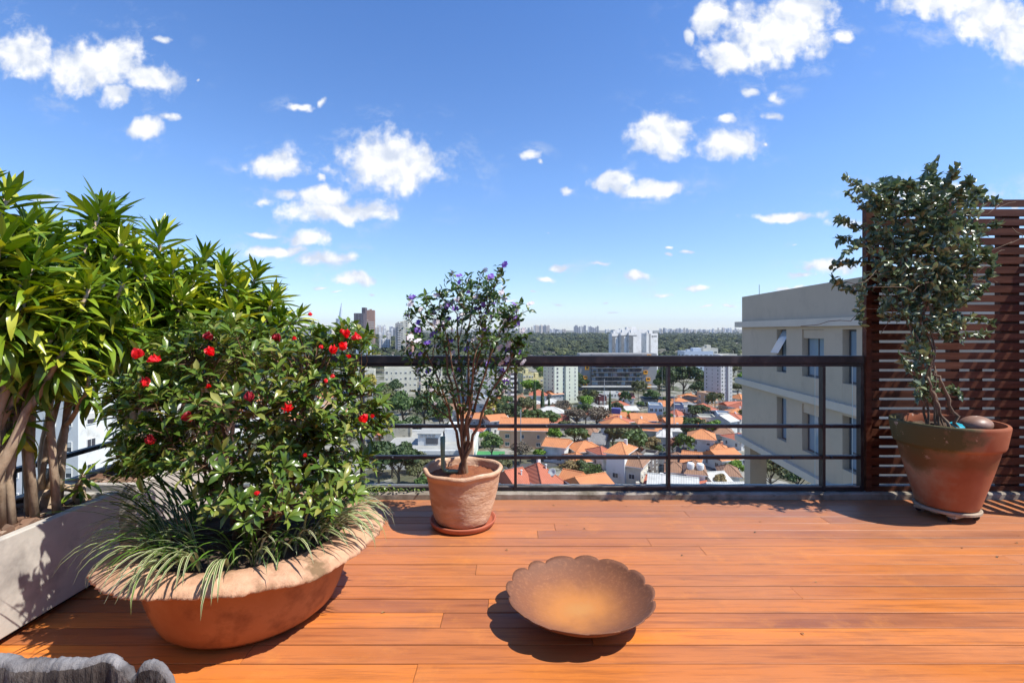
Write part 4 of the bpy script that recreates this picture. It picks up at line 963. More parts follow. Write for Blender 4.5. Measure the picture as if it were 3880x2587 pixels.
def block(u, v, wpx, dep, top, label, wall, rz=0, floors=8, cols=(4, 3), win=(1.3, 1.3), kinds='dsd', cat='apartment block', name='apartment_block', D0=None, roofbox=True, bal=None, base=G, group=None, faces=(0, 1, 3), parapet=1.0, side=None, nowin=False, bands=None):
    """u, v: where the foot of the front is seen; wpx: seen width; dep: depth in m; top: direction of the roof line"""
    y = D0 if D0 else gp(u, v, base)[1]; x = (u-1176)/1110*y; W = wpx/1110*y
    c, s = abs(math.cos(rz)), abs(math.sin(rz)); w = max(4, (W-dep*s)/max(c, .3)); H = (EYE-(top-757.5)/1110*y)-base
    t = empty(name, (x, y+(w*s+dep*c)/2, base), rz, label, cat, group)
    g = Geo(); g.box(-w/2, w/2, -dep/2, dep/2, -3, H-parapet); 
    if side:   # other colour on the two ends
        for p in (1, 3): pass
    g.build('wall', wall, t)
    p = Geo()
    for (a, b, cc, d) in ((-w/2, w/2, -dep/2, -dep/2+.3), (-w/2, w/2, dep/2-.3, dep/2), (-w/2, -w/2+.3, -dep/2+.302, dep/2-.302), (w/2-.3, w/2, -dep/2+.302, dep/2-.302)): p.box(a, b, cc, d, H-parapet+.002, H)
    p.build('parapet', wall, t)
    q = Geo(); q.box(-w/2+.3, w/2-.3, -dep/2+.3, dep/2-.3, H-parapet+.004, H-parapet+.15); q.build('roof', m_flat, t)
    if roofbox:
        b = Geo(); b.box(-w*.12, w*.16, -dep*.2, dep*.2, H-parapet+.16, H+2.6); b.box(-w*.3, -w*.2, -dep*.1, dep*.15, H-parapet+.16, H+1.2); b.build('lift_house', wall, t)
    if not nowin:
        fh = (H-parapet-1.0)/floors; r = random.Random(int(u*7+v)); tot = 0
        for f in faces:
            n = cols[0] if f in (0, 2) else cols[1]; L = w if f in (0, 2) else dep; off = (dep if f in (0, 2) else w)/2
            for k in range(floors):
                for j in range(n):
                    if tot >= 98: break
                    sx = -L/2+L*(j+.5)/n; z = 1.0+k*fh+fh*.3
                    lx, ly = (sx, -off) if f == 0 else (off, sx) if f == 1 else (-sx, off) if f == 2 else (-off, -sx)
                    ww = win[0] if j % 2 == 0 or n < 3 else win[0]*.6
                    add_window(t, lx, ly, z, ww, win[1], r.choice(kinds), f); tot += 1
    if bal:
        fh = (H-parapet-1.0)/floors; x0, x1, dp = bal
        for k in range(1, floors):
            g = Geo(); z = 1.0+k*fh; g.box(x0*w, x1*w, -dep/2-dp, -dep/2-.002, z-.1, z+.12); g.box(x0*w, x1*w, -dep/2-dp, -dep/2-dp+.12, z+.122, z+1.0); g.build('balcony', m_white, t)
            g = Geo(); g.box(x0*w+.3, x1*w-.3, -dep/2-.04, -dep/2, z+.13, z+fh-.35); g.build('balcony_window', m_glassd, t)
    if bands:
        for k in range(1, floors):
            fh = (H-parapet-1.0)/floors; g = Geo(); z = 1.0+k*fh; g.box(-w/2-.15, w/2+.15, -dep/2-.15, dep/2+.15, z-.25, z); g.build('floor_band', bands, t)
    return t, w, dep, H, y

# ---- ground, hills, roads
def mground():
    m, nt, bs, out = newmat('city_ground'); tcn = nn(nt, 'ShaderNodeTexCoord'); v = tcn.outputs['Object']
    c = mixcol(nt, ramp(nt, noise(nt, v, .02, 6, .65), .4, .6), (.055, .068, .026), (.12, .105, .065)); c = mixcol(nt, ramp(nt, noise(nt, v, .06, 5, .6), .50, .56), c, (.30, .28, .24))
    c = mixcol(nt, ramp(nt, noise(nt, v, .4, 5, .6), .45, .7), c, (.05, .055, .03)); lk(nt, c, bs.inputs['Base Color']); bs.inputs['Roughness'].default_value = .95; return m
g = Geo(); n = 90
gx = np.sinh(np.linspace(-6.6, 6.6, n))*40; gy = np.concatenate([np.linspace(-400, 60, 8), np.geomspace(90, 26000, 80)])
X, Y = np.meshgrid(gx, gy); r_ = np.random.default_rng(1)
Z = np.full_like(X, G)+np.where(Y > 900, 4*np.sin(X*.004+1)*np.sin(Y*.003), 0)
Z += np.clip((Y-4200)/5000, 0, 1)*38*(1+.25*np.sin(X*.0011+2)+.15*np.sin(X*.0037))
Z -= np.clip((Y-12000)/9000, 0, 1)*120
nx = X.shape[1]; i = np.arange(X.shape[0]-1)[:, None]*nx; j = np.arange(nx-1)[None]
g.add(np.stack([X, Y, Z], -1).reshape(-1, 3), np.stack([i+j, i+j+1, i+nx+j+1, i+nx+j], -1).reshape(-1, 4))
g.build('ground', mground(), smooth=True, kind='structure')
m_road = pmat('asphalt', (.055, .055, .06), (.075, .075, .078), 1.2, .9)
g = Geo()
for (a, b, w) in (((1500, 1064), (1700, 950), 8), ((1160, 1075), (1420, 1050), 6), ((1300, 946), (1500, 1000), 7), ((900, 935), (1240, 972), 6), ((1560, 1130), (1720, 1050), 6)):
    p, q = np.array(gp(*a)), np.array(gp(*b)); d = (q-p)/np.linalg.norm(q-p); s_ = np.array([-d[1], d[0]])*w/2
    g.add([(p[0]-s_[0], p[1]-s_[1], G+.05), (q[0]-s_[0], q[1]-s_[1], G+.05), (q[0]+s_[0], q[1]+s_[1], G+.05), (p[0]+s_[0], p[1]+s_[1], G+.05)], np.array([[0, 1, 2, 3]]))
    g.v[-1][:, 2] += len(g.v)*.012
g.build('road', m_road, kind='structure')

# ---- the neighbouring building at the right
def neighbour():
    m_w = pmat('taupe_render', (.53, .43, .325), (.49, .395, .295), .5, .9, .1, .004, stain=(.47, .38, .29), stain_scale=1.5)
    m_band = pmat('pale_ledge', (.64, .55, .45), (.59, .505, .41), 1, .85)
    t = empty('neighbour_building', (0, 0, 0), 0, 'large taupe building with projecting ledges just beyond the railing at the right', 'building')
    ux, uy = .0699, .9976; L0, L1 = 8.0, 24.95
    def Wp(s, out, z): # s = distance north along the wall, out = distance towards us from the wall plane
        y = s; x = 10.12+.07*y; return (x-out*uy, y+out*ux, z)
    def slab(g, s0, s1, o0, o1, z0, z1, mi=0):
        V = [Wp(s, o, z) for z in (z0, z1) for o in (o0, o1) for s in (s0, s1)]
        g.add(V, [[0, 1, 3, 2], [4, 6, 7, 5], [0, 4, 5, 1], [2, 3, 7, 6], [0, 2, 6, 4], [1, 5, 7, 3]], mi)
    ZT, B1, B2, B3 = 3.0, 1.72, -1.18, -4.15
    wins = [(15.75, 16.5), (17.6, 19.1), (20.35, 21.2)]
    g = Geo()
    slab(g, L0, L1, -9, 0, B1+.003, ZT)                               # plain upper wall
    for (top, bot) in ((B1-.28, B2), (B2-.30, B3)):
        zt, zb = top-.12, top-1.95 
        slab(g, L0, L1, -9, -.30, bot+.003, top)                       # back wall
        edges = [L0]+[e for w in wins for e in w]+[L1]
        for a, b in zip(edges[::2], edges[1::2]): slab(g, a, b, -.298, 0, bot+.003, top)
        for (a, b) in wins: slab(g, a+.002, b-.002, -.298, -.002, bot+.004, zb); slab(g, a+.002, b-.002, -.298, -.002, zt, top-.004)
    g.build('wall', m_w, t)
    for z in (B1, B2, B3):
        b = Geo(); slab(b, L0, L1+.45, -9, .20, z-.28, z); b.build('ledge', m_band, t)
    # soffit and columns below
    b = Geo()
    for (a, c) in ((24.2, 24.9), (17.7, 18.6), (11, 12)): slab(b, a, c, -.9, -.1, G, B3-.282)
    slab(b, L0, 24.9, -9, -4, G, B3-.283)
    b.build('column', m_w, t)
    b = Geo(); slab(b, L0, L1+.5, -9, .3, -13.2, -12.9); slab(b, L0, L1+.5, -9, .3, -22.2, -21.9); b.build('ledge', m_band, t)
    for (top, bot) in ((B1-.28, B2), (B2-.30, B3)):
        zt, zb = top-.12, top-1.95
        for i, (a, b_) in enumerate(wins):
            f = Geo(); slab(f, a+.004, b_-.004, -.27, -.22, zb, zb+.06); slab(f, a+.004, b_-.004, -.27, -.22, zt-.06, zt); slab(f, a+.004, a+.07, -.27, -.22, zb+.062, zt-.062); slab(f, b_-.07, b_-.004, -.27, -.22, zb+.062, zt-.062)
            if i == 1: slab(f, (a+b_)/2-.03, (a+b_)/2+.03, -.27, -.225, zb+.062, zt-.35); slab(f, a+.01, b_-.01, -.215, -.05, zt-.34, zt-.01, 1)
            if i == 0: slab(f, a+.072, b_-.072, -.268, -.23, (zb+zt)/2-.35, (zb+zt)/2-.30)
            w = f.build('window', [m_darkgrey, m_w], t)
            p = Geo(); slab(p, a+.072, b_-.072, -.255, -.245, zb+.063, zt-.063); p.build('pane', m_nglass, w)
            if i == 2 and top > 1:   # opened top-hung sash
                s = Geo(); V = [Wp(a+.08, -.2, zt-.08), Wp(b_-.08, -.2, zt-.08), Wp(b_-.08, .30, zt-1.0), Wp(a+.08, .30, zt-1.0)]
                s.add(V+[(x+.02, y, z+.03) for x, y, z in V], [[0, 1, 2, 3], [7, 6, 5, 4], [0, 4, 5, 1], [1, 5, 6, 2], [2, 6, 7, 3], [3, 7, 4, 0]]); s.build('open_sash', m_nglass, w)
    a = Geo(); p = Wp(24.1, -.5, ZT); a.tube([p, (p[0], p[1], p[2]+.55)], .012, 5); a.build('antenna', m_black, t)
m_nglass = pmat('blue_grey_glass', (.20, .28, .36), (.26, .34, .42), .5, .05, spec=1.0)
neighbour()

# ---- tall buildings
block(846, 805, 26, 30, 712, 'brown tower slab with rows of pale windows on the left skyline', m_brownbrick, .22, 22, (6, 2), (2.6, 1.9), 's', 'tower', 'tower', faces=(0, 1))
block(824, 806, 22, 34, 719, 'dark lower wing attached to the left of the brown tower', m_darkbrick, .0, 20, (3, 0), (2.2, 1.6), 'd', 'tower', 'tower', faces=(0,), roofbox=False)
block(835, 805.5, 8, 14, 706, 'narrow dark lift shaft rising between the two halves of the brown tower', m_darkbrick, 0, 1, (0, 0), cat='tower', name='tower', roofbox=False, nowin=True)
block(911, 812, 18, 24, 742, 'slim tower with stacked white curved balconies left of the purple shrub', m_midgrey, .2, 17, (1, 1), (3, 1.6), 'd', 'tower', 'tower', bal=(-.05, .5, 2.2), faces=(0, 3))
block(882, 811, 26, 20, 779, 'low white tower with a dark window strip, left of the balcony tower', m_white, .35, 9, (5, 3), (2.2, 1.7), 'd', 'tower', 'tower')
block(927, 808, 22, 22, 738, 'pale cream tower rising behind the balcony tower', m_cream, .1, 18, (2, 2), (2.2, 1.6), 'd', 'tower', 'tower')
block(940, 812, 13, 18, 762, 'brick tower with white floor bands beside the purple shrub', m_brick, 0, 13, (1, 1), (2.4, 1.5), 'd', 'tower', 'tower', bands=m_white, roofbox=False)
block(778, 808, 22, 26, 731, 'grey glass tower with a spire above the azalea flowers', m_lightblue, .15, 18, (3, 2), (4, 2), 'd', 'tower', 'tower', faces=(0, 1))
def spire(u, v, y):
    p = at(u, v, y); t = empty('tower_spire', (p.x, p.y, p.z), 0, 'tall curved spire on the grey glass tower', 'spire')
    g = Geo(); g.tube([(0, 0, -4), (0, 0, 8), (.6, 0, 20), (1.8, 0, 32)], [4.5, 3.2, 1.8, .3], 8); g.build('mast', m_lightblue, t)
spire(783, 733, 925)
block(790, 806, 16, 18, 748, 'red and white striped tower below the spire', m_pink, 0, 14, (1, 1), (2, 1.3), 'd', 'tower', 'tower', bands=m_white, roofbox=False)
block(803, 812, 36, 18, 768, 'white block with three tall dark openings, left of the brown tower', m_white, .25, 4, (6, 2), (2.4, 3.0), 'd', 'apartment block')
block(752, 806, 30, 22, 757, 'white tower half hidden behind the top of the azalea', m_white, -.2, 14, (5, 3), (2, 1.4), 'd', 'tower', 'tower')
block(832, 817, 28, 18, 790, 'pale grey box building in front of the brown tower', m_lightblue, 0, 5, (4, 2), (1.6, 1.2), 'd', 'apartment block')
block(873, 806, 11, 10, 768, 'narrow white high-rise just right of the brown tower', m_white, .3, 12, (3, 2), (2, 1.6), 'd', 'tower', 'tower')
block(891, 805, 12, 10, 764, 'narrow white high-rise between the brown tower and the balcony tower', m_white, .35, 13, (3, 2), (2, 1.6), 'd', 'tower', 'tower')
# triple white towers
for k, (uc, wpx, tp) in enumerate(((1411, 21, 766), (1431, 20, 764), (1452, 25, 764))):
    t, w, dp, H, yy = block(uc, 867, wpx, 5.5, tp, ['leftmost white office tower of the trio with a dark glazed strip', 'middle white office tower of the trio with a dark glazed strip', 'third white office tower of the trio, beside the plain white slab'][k], m_white, .33, 14, (0, 0), cat='tower', name='tower', nowin=True, D0=430, group='white office towers')
    q = Geo(); q.box(-w/2+.2, -w/2+w*.52, -dp/2-.3, -dp/2-.002, 2, H-2.2); q.build('glazed_strip', m_glassd, t)
    for f in range(4):
        q = Geo(); xx = -w/2+.35+f*(w*.5)/4.0; q.box(xx, xx+.14, -dp/2-.55, -dp/2-.302, 2, H-2.4); q.build('mullion', m_white, t)
    for f in range(3):
        q = Geo(); xx = w*.08+f*w*.14; q.box(xx, xx+w*.09, -dp/2-.08, -dp/2-.002, H-3.2, H-2.0); q.build('window', m_glassd, t)
t, w, dp, H, yy = block(1496, 867, 36, 8, 765, 'plain white slab tower at the right of the office trio', m_white, .33, 14, (0, 0), cat='tower', name='tower', nowin=True, D0=432, group='white office towers')
q = Geo(); q.box(-w*.28, -w*.14, -dp/2-.1, -dp/2-.002, 2, H-.5); q.build('recess', m_midgrey, t)
for f in range(3):
    q = Geo(); q.box(w*(-.05+f*.16), w*(.06+f*.16), -dp/2-.08, -dp/2-.002, H-3.4, H-2.2); q.build('window', m_glassd, t)
block(1452, 860, 92, 8, 757, 'white rear slab joining the office towers at roof level', m_white, .33, 14, (0, 0), cat='tower', name='tower', nowin=True, D0=462, group='white office towers')
# dark grid block with orange window boxes
def grid_block():
    t, w, dp, H, yy = block(1420, 895, 177, 16, 812, 'long dark apartment block with gridded balconies and orange window boxes', m_midgrey, 0, 7, (0, 0), nowin=True, roofbox=False, parapet=.5)
    px = w/177.0
    def X(u): return (u-1420)*px
    def Zv(v): return EYE-(v-757.5)/1110*yy-G
    q = Geo(); q.box(X(1357), X(1474), -dp/2-.5, -dp/2-.002, 3.4, H-.3); q.build('recessed_front', m_darkgrey, t)
    r = random.Random(5); fl = 7; fh = (H-.8-3.4)/fl
    for k in range(fl+1):
        q = Geo(); q.box(X(1357), X(1474), -dp/2-2.0, -dp/2-.502, 3.4+k*fh-.12, 3.4+k*fh+.10); q.build('balcony_slab', m_midgrey, t)
    for k in range(fl):
        x = X(1357)+.6
        while x < X(1474)-3:
            ww = r.choice([1.6, 2.6, 4.2]); q = Geo(); lit = r.random() < .6
            q.box(x, x+ww, -dp/2-.56, -dp/2-.503, 3.4+k*fh+.3, 3.4+(k+1)*fh-.5); o = q.build('window', m_nglass if lit else m_glassd, t)
            for b in range(int(ww/.8)): 
                q2 = Geo(); q2.box(x+b*.8, x+b*.8+.09, -dp/2-.66, -dp/2-.562, 3.4+k*fh+.3, 3.4+(k+1)*fh-.5); q2.build('mullion', m_darkgrey, o)
            if r.random() < .3:
                q3 = Geo(); P_ = np.array([[x+ww/2+r.uniform(-1, 1), -dp/2-1.6, 3.4+k*fh+.6+r.uniform(0, .8)] for _ in range(60)]); dd = norm(np.random.default_rng(k).normal(size=(60, 3))); q3.inst(*leaf_t(2, .6, .5), frames(dd), P_, np.full(60, .7)); q3.build('balcony_plant', m_tree['olive'], t)
            x += ww+r.uniform(.8, 2.2)
    for (a, b) in ((0, 0), (1, 0), (0, 1)):
        q = Geo(); q.box(X(1357)+a*7.5+b*15, X(1357)+a*7.5+b*15+.25, -dp/2-2.0, -dp/2-1.7, 3.6, H-.5); q.build('divider', m_darkgrey, t)
    for (uu, vv) in ((1344, 867), (1344, 885), (1490, 818), (1490, 835), (1476+6, 855), (1490-2, 871), (1490, 887), (1348, 845), (1341, 828)):
        q = Geo(); x, z = X(uu), Zv(vv); e = 1.9
        q.box(x-e/2-.5, x+e/2+.5, -dp/2-.9, -dp/2-.002, z-1.1, z-.1); q.box(x-e/2-.5, x-e/2+.0, -dp/2-.9, -dp/2-.002, z-.098, z+1.3); q.box(x+e/2, x+e/2+.5, -dp/2-.9, -dp/2-.002, z-.098, z+1.3); q.box(x-e/2+.002, x+e/2-.002, -dp/2-.9, -dp/2-.002, z+1.0, z+1.3)
        o = q.build('window_box', m_orange, t); q = Geo(); q.box(x-e/2+.002, x+e/2-.002, -dp/2-.5, -dp/2-.003, z-.098, z+.998); q.build('pane', m_glassd, o)
    q = Geo(); q.box(X(1330)+1, X(1509)-1, -dp/2-5, -dp/2-2.1, 2.6, 3.0); q.build('canopy', m_white, t)

# ---- trees: prototype crowns shared between copies
m_tree = {
 'dark': leafmat('dark_foliage', (.030, .055, .016), (.055, .090, .024), (.09, .13, .035), rough=.6, trans=.12),
 'green': leafmat('green_foliage', (.045, .085, .018), (.08, .13, .028), (.12, .18, .04), rough=.6, trans=.15),
 'bright': leafmat('bright_green_foliage', (.10, .20, .015), (.16, .27, .025), (.22, .33, .04), rough=.6, trans=.2),
 'olive': leafmat('olive_foliage', (.075, .085, .030), (.12, .125, .045), (.17, .16, .06), rough=.65, trans=.12),
 'yellow': leafmat('yellow_blossom', (.30, .25, .04), (.42, .34, .06), (.22, .22, .05), rough=.7, trans=.15),
 'brown': leafmat('bare_brown_twigs', (.12, .09, .065), (.18, .14, .10), (.10, .085, .05), rough=.8, trans=.05),
 'red': leafmat('reddish_foliage', (.22, .09, .06), (.34, .14, .09), (.15, .08, .05), rough=.7, trans=.1),
 'tan': leafmat('tan_foliage', (.24, .17, .07), (.32, .23, .10), (.18, .16, .06), rough=.7, trans=.1)}
grid_block()
m_trunk = pmat('tree_bark', (.12, .09, .06), (.18, .14, .10), 2, .9)
Q_T = (np.array([(-.5, -.3, 0), (.05, -.5, .12), (.5, -.1, 0), (.3, .45, -.1), (-.35, .4, .05)], float), np.array([[0, 1, 2, 3, 4]]))
def crown_geo(seed, kind, n=1500):
    r = np.random.default_rng(seed); g = Geo(); k = {'round': 16, 'sparse': 24, 'wide': 20}.get(kind, 14)
    if kind in ('cypress',):
        z = r.uniform(0, 1, n)**.8; a = r.uniform(0, 6.28, n); rr = .26*(1-z)**.6*(.35+z*.65+.3)*r.uniform(.75, 1.05, n); P = np.stack([rr*np.cos(a), rr*np.sin(a), .08+z*1.9], -1); d = norm(np.stack([np.cos(a), np.sin(a), np.full(n, 1.2)], -1)+r.normal(size=(n, 3))*.4); S = .085
    elif kind == 'palm':
        P = []; d = []; S = .19
        for q in range(22):
            a = q*2.4; el = r.uniform(-.2, .9)
            for s in np.linspace(.05, .55, 10):
                e2 = el-1.9*s; P.append((math.cos(a)*s, math.sin(a)*s, 1.0+math.sin(el)*s-1.1*s*s)); d.append((math.cos(a)*math.cos(e2), math.sin(a)*math.cos(e2), math.sin(e2)))
        P = np.array(P); d = norm(np.array(d)+r.normal(size=(len(P), 3))*.45)
    else:
        sx, sz, z0 = {'round': (.40, .34, .62), 'wide': (.42, .20, .55), 'sparse': (.40, .32, .58)}[kind]
        C = norm(r.normal(size=(k, 3)))*np.array([sx, sx, sz])*r.uniform(.35, .95, k)[:, None]; C[:, 2] = np.abs(C[:, 2])*.9-.1*sz+z0
        c = r.integers(0, k, n); rad = r.uniform(.10, .19, k)
        if kind == 'sparse': n = int(n*.45); c = c[:n]
        dv = norm(r.normal(size=(n, 3))); dv[:, 2] = np.where(r.random(n) < .7, np.abs(dv[:, 2]), dv[:, 2])
        P = C[c]+dv*(rad[c]*r.uniform(.6, 1.1, n))[:, None]*np.array([1, 1, .8]); d = norm(dv+r.normal(size=(n, 3))*.55); S = .062 if kind != 'sparse' else .045
    n = len(P); up = norm(r.normal(size=(n, 3))); 
    # faces look outwards: template normal = z
    Rm = frames(np.cross(d, up), d); g.inst(*Q_T, Rm, P, np.stack([r.uniform(.7, 1.5, n)*S, r.uniform(.7, 1.5, n)*S, np.full(n, S)], -1)); return g
def trunk_geo(seed, kind):
    r = np.random.default_rng(seed); g = Geo()
    if kind == 'palm': g.tube([(0, 0, -.02), (.01, 0, .5), (0, 0, 1.0)], [.03, .022, .02], 7); return g
    g.tube([(0, 0, -.02), (.01, .005, .2), (0, 0, .45 if kind != 'cypress' else .9)], [.035, .026, .014], 6)
    if kind != 'cypress':
        for q in range(7 if kind != 'sparse' else 16):
            a = q*2.4; z = r.uniform(.18, .4); e = (math.cos(a)*r.uniform(.2, .36), math.sin(a)*r.uniform(.2, .36), z+r.uniform(.2, .5))
            g.tube(curve_pts((0, 0, z), e, .12, 5, seed*9+q), [.016, .012, .009, .006, .003], 4)
    return g
TP = {}
def tree(x, y, size, kind, mat, label, group=None, base=G, tall=1.0, name='tree', cat='tree', v=0):
    key = (kind, v)
    if key not in TP:
        a = crown_geo(70+v*13+len(kind), kind, 2600 if kind != 'sparse' else 3600).build('crown', m_tree['green']); b = trunk_geo(90+v, kind).build('trunk', m_trunk)
        TP[key] = (a.data, b.data); bpy.data.objects.remove(a); bpy.data.objects.remove(b)
    cr, tk = TP[key]
    t = empty(name, (x, y, base), random.uniform(0, 6.28), label, cat, group); t.scale = (size, size, size*tall)
    o = bpy.data.objects.new('crown', cr); COL.objects.link(o); o.parent = t; o.material_slots[0].link = 'OBJECT'; o.material_slots[0].material = m_tree[mat]
    o = bpy.data.objects.new('trunk', tk); COL.objects.link(o); o.parent = t
    return t
occ = []     # (x, y, radius) of what already stands on the ground
def tree_px(u, vb, wpx, kind, mat, label, tall=1.0, **k):
    x, y = gp(u, vb); s = wpx/1110*y/.95; occ.append((x, y, s*.35)); return tree(x, y, s, kind, mat, label, tall=tall, v=random.randrange(3), **k)
LT = [
 (925,985,85,'round','green','big lush green tree left of the purple shrub stems',1),(975,980,80,'round','green','lush green tree directly behind the purple shrub stems',1),(1010,990,70,'round','dark','dark green tree right behind the handmade pot shrub',1),
 (890,960,66,'round','olive','olive tree left of the big lush green tree',1),(895,1000,50,'round','green','smaller green tree in front of the olive tree near the azalea edge',1),(950,1012,56,'round','dark','dark low tree behind the concrete tank',1),
 (1035,1015,50,'round','olive','olive tree beside the white flat-roofed building',1),(848,912,52,'round','yellow','yellow blossoming tree at the left railing post',1),(858,925,40,'round','red','salmon coloured tree right of the yellow blossoming one',.8),
 (880,930,50,'round','green','green tree next to the salmon coloured tree',.9),(835,985,60,'round','olive','olive tree low beside the azalea',1),
 (1142,975,58,'wide','yellow','round-topped yellow tree in front of the pale blue house',1),(1165,985,62,'round','dark','dark green tree right of the yellow-topped tree',1),(1120,985,44,'round','green','green tree left of the yellow-topped tree',1),
 (1228,968,20,'cypress','dark','tallest dark cypress by the yellow blocks',2.2),(1246,968,24,'cypress','dark','wide dark cypress right of the tallest one',1.5),(1261,965,16,'cypress','dark','slim cypress against the pale residential tower',1.6),
 (1206,968,54,'round','olive','olive-brown tree left of the cypresses',1.1),(1195,990,50,'round','dark','dark tree below the yellow blocks at the second post',1),(1225,995,58,'round','green','green tree above the red-roofed house',1),(1262,1000,56,'round','green','round green tree left of the brown bare trees',1),
 (1348,950,44,'round','bright','bright green tree at the foot of the pale residential tower',1),(1343,895,28,'round','green','round green tree in front of the left orange window boxes',.9),(1356,940,30,'palm','olive','palm tree left of the grey shed roofs',1.2),
 (1466,928,26,'palm','olive','tall palm in front of the dark apartment block',1.6),(1436,940,22,'palm','dark','dark palm among the red roofs',1.5),(1401,962,16,'cypress','dark','lone cypress in the middle of the red roofs',1.9),(1418,958,32,'round','olive','olive tree beside the lone cypress',1.1),
 (1438,965,34,'round','bright','bright green bush in front of the small red roofs',.7),(1535,915,66,'round','dark','big dark tree right of the third railing post',1.15),(1570,915,74,'round','dark','largest dark spreading tree behind the blue house',1.1),(1515,905,40,'round','green','green tree at the end of the dark apartment block',1),
 (1600,920,44,'round','dark','dark tree between the spreading tree and the grey tower',1),(1615,915,50,'sparse','olive','thin brownish tree left of the tall grey tower',1.3),(1500,930,44,'round','green','low green tree in front of the orange box end wall',.8),(1530,935,30,'round','green','low green bush left of the orange-roofed houses',.8),
 (1290,965,56,'sparse','brown','bare brown tree below the pale residential tower',.9),(1325,985,60,'sparse','brown','wide bare brown tree in front of the red roof',.9),(1370,990,70,'sparse','brown','purplish bare tree right of the red roof',.9),(1320,1022,70,'sparse','brown','bare grey-brown tree beside the white house',.8),
 (1272,1030,44,'round','bright','yellow-green tree at the gable of the big orange-roofed hall',1.2),(1300,1000,40,'round','olive','small olive tree between bare trees',.9),(1345,975,44,'round','dark','dark tree in front of the red roof',1.1),
 (1408,1035,60,'round','olive','brownish-green bushy tree behind the third bay of the rail',1),(1440,1040,70,'round','olive','broad olive tree in the middle of the houses',.95),(1470,1035,44,'round','dark','dark olive tree left of the third post',1),(1495,1050,42,'round','tan','tan conical tree left of the third railing post',1.2),(1512,1050,34,'round','green','green shrubby tree touching the third post',.9),
 (1195,1065,66,'sparse','brown','bare grey tree in front of the orange-roofed hall',.8),(1238,1060,34,'round','bright','small bright tree at the foot of the orange-roofed hall',.9),(1130,1058,60,'round','green','green tree left of the orange-roofed hall',1.1),(1118,1028,34,'round','bright','bright green tree beside the green court',1.2),
 (1150,1105,60,'round','olive','olive tree right of the handmade pot',1),(1210,1098,24,'round','yellow','pale yellow-green shrub above the red roof',1),(1310,1110,60,'sparse','tan','sparse tan tree behind the lower houses',1),(1345,1110,66,'round','dark','dark tree behind the lower red roofs',.8),(1365,1125,50,'sparse','green','thin spiky tree beside the lower houses',1.3),
 (1570,1048,40,'palm','green','banana-like palm right of the third railing post',1),(1585,1018,44,'round','dark','dark tree behind the banana-like palm',1.1),(1545,1045,40,'round','red','purplish red tree at the third railing post',1),(1640,1010,50,'round','bright','bright tree behind the white house with the orange roof',.9),(1620,1000,40,'round','olive','olive tree at the edge of the white terrace houses',.9),
 (1690,1100,48,'round','bright','bright green bush near the neighbouring building foot',.9),(1670,1105,44,'round','green','green bush left of the bright one by the neighbouring building',.9),(1655,1140,40,'round','tan','golden-brown tree in front of the pale sheet roof',1.3),(1642,950,34,'palm','olive','palm in front of the salmon building',1.1),
 (1658,930,26,'sparse','brown','bare tree in front of the tall grey tower',1.4),(1770,1130,90,'round','olive','green tree seen under the neighbouring building',.9),(1830,1140,90,'round','dark','dark tree seen deeper under the neighbouring building',.9),
 (870,1125,100,'round','dark','dark tree low behind the glass at the left',1.1),(915,1120,110,'round','dark','dull dark tree in the middle of the left glass pane',1.0),(960,1120,80,'round','olive','olive tree behind the left glass pane',.9),(985,1150,80,'round','green','green tree half hidden by the handmade pot',.8),(900,1095,70,'sparse','olive','thin tree in front of the long flat roof',.9),(955,1085,60,'sparse','olive','another thin grey tree reaching over the long flat roof',.9),(1010,1100,60,'round','olive','olive tree at the orange wall',.8),
]
for (u, vb, w, k, m_, lab, tl) in LT: tree_px(u, vb, w, k, m_, lab, tl, name={'cypress': 'cypress_tree', 'palm': 'palm_tree', 'sparse': 'bare_tree'}.get(k, 'tree'))

# ---- cream walk-up blocks, yellow blocks, pale tower and so on
block(826, 905, 62, 14, 850, 'cream four-storey block at the left railing post', m_cream, .22, 4, (6, 2), (1.3, 1.5), 'ds')
block(913, 908, 84, 14, 845, 'cream four-storey block with a stair tower, left of the purple shrub', m_cream, .25, 4, (7, 3), (1.3, 1.5), 'ds')
block(984, 898, 60, 14, 838, 'cream block half hidden behind the purple shrub', m_cream, .28, 4, (6, 2), (1.3, 1.5), 'ds')
block(960, 868, 90, 14, 826, 'further cream block just under the top rail behind the shrub', m_cream, 0, 4, (8, 2), (1.3, 1.5), 'ds')
block(1100, 935, 70, 18, 850, 'shaded grey apartment block behind the purple shrub', m_greyr, .3, 7, (4, 3), (1.3, 1.4), 'd')
block(1163, 932, 46, 16, 820, 'cream tower with long white balconies left of the yellow blocks', m_cream, .25, 10, (2, 2), (1.3, 1.4), 'd', bal=(.02, .5, 1.6), faces=(0, 3))
block(1208, 903, 36, 14, 857, 'yellow four-storey block with pale roof right of the second post', m_yellow, .25, 4, (4, 2), (1.3, 1.5), 'ds')
block(1232, 900, 34, 12, 866, 'lower yellow block touching the pale residential tower', m_yellow, .15, 3, (3, 2), (1.5, 1.3), 'ds')
t, w, dp, H, yy = block(1291, 928, 80, 14, 839, 'pale green-white residential tower with small square windows', m_palegreen, .42, 9, (4, 3), (1.1, 1.3), 'dsd', faces=(0, 3))
q = Geo(); q.box(-1.0, 1.2, -dp/2-1.2, -dp/2-.002, 0, H+1); q.build('pipe_shaft', m_palegreen, t)
block(1640, 867, 0, 12, 800, 'x', m_white) if False else None
block(1605, 868, 66, 18, 806, 'pale blue-white modern block with glazed top storey', m_lightblue, 0, 4, (6, 2), (3, 1.6), 'd')
block(1632, 866, 34, 16, 799, 'beige stepped block beside the pale blue-white one', m_cream, 0, 5, (3, 2), (2.4, 1.2), 'd')
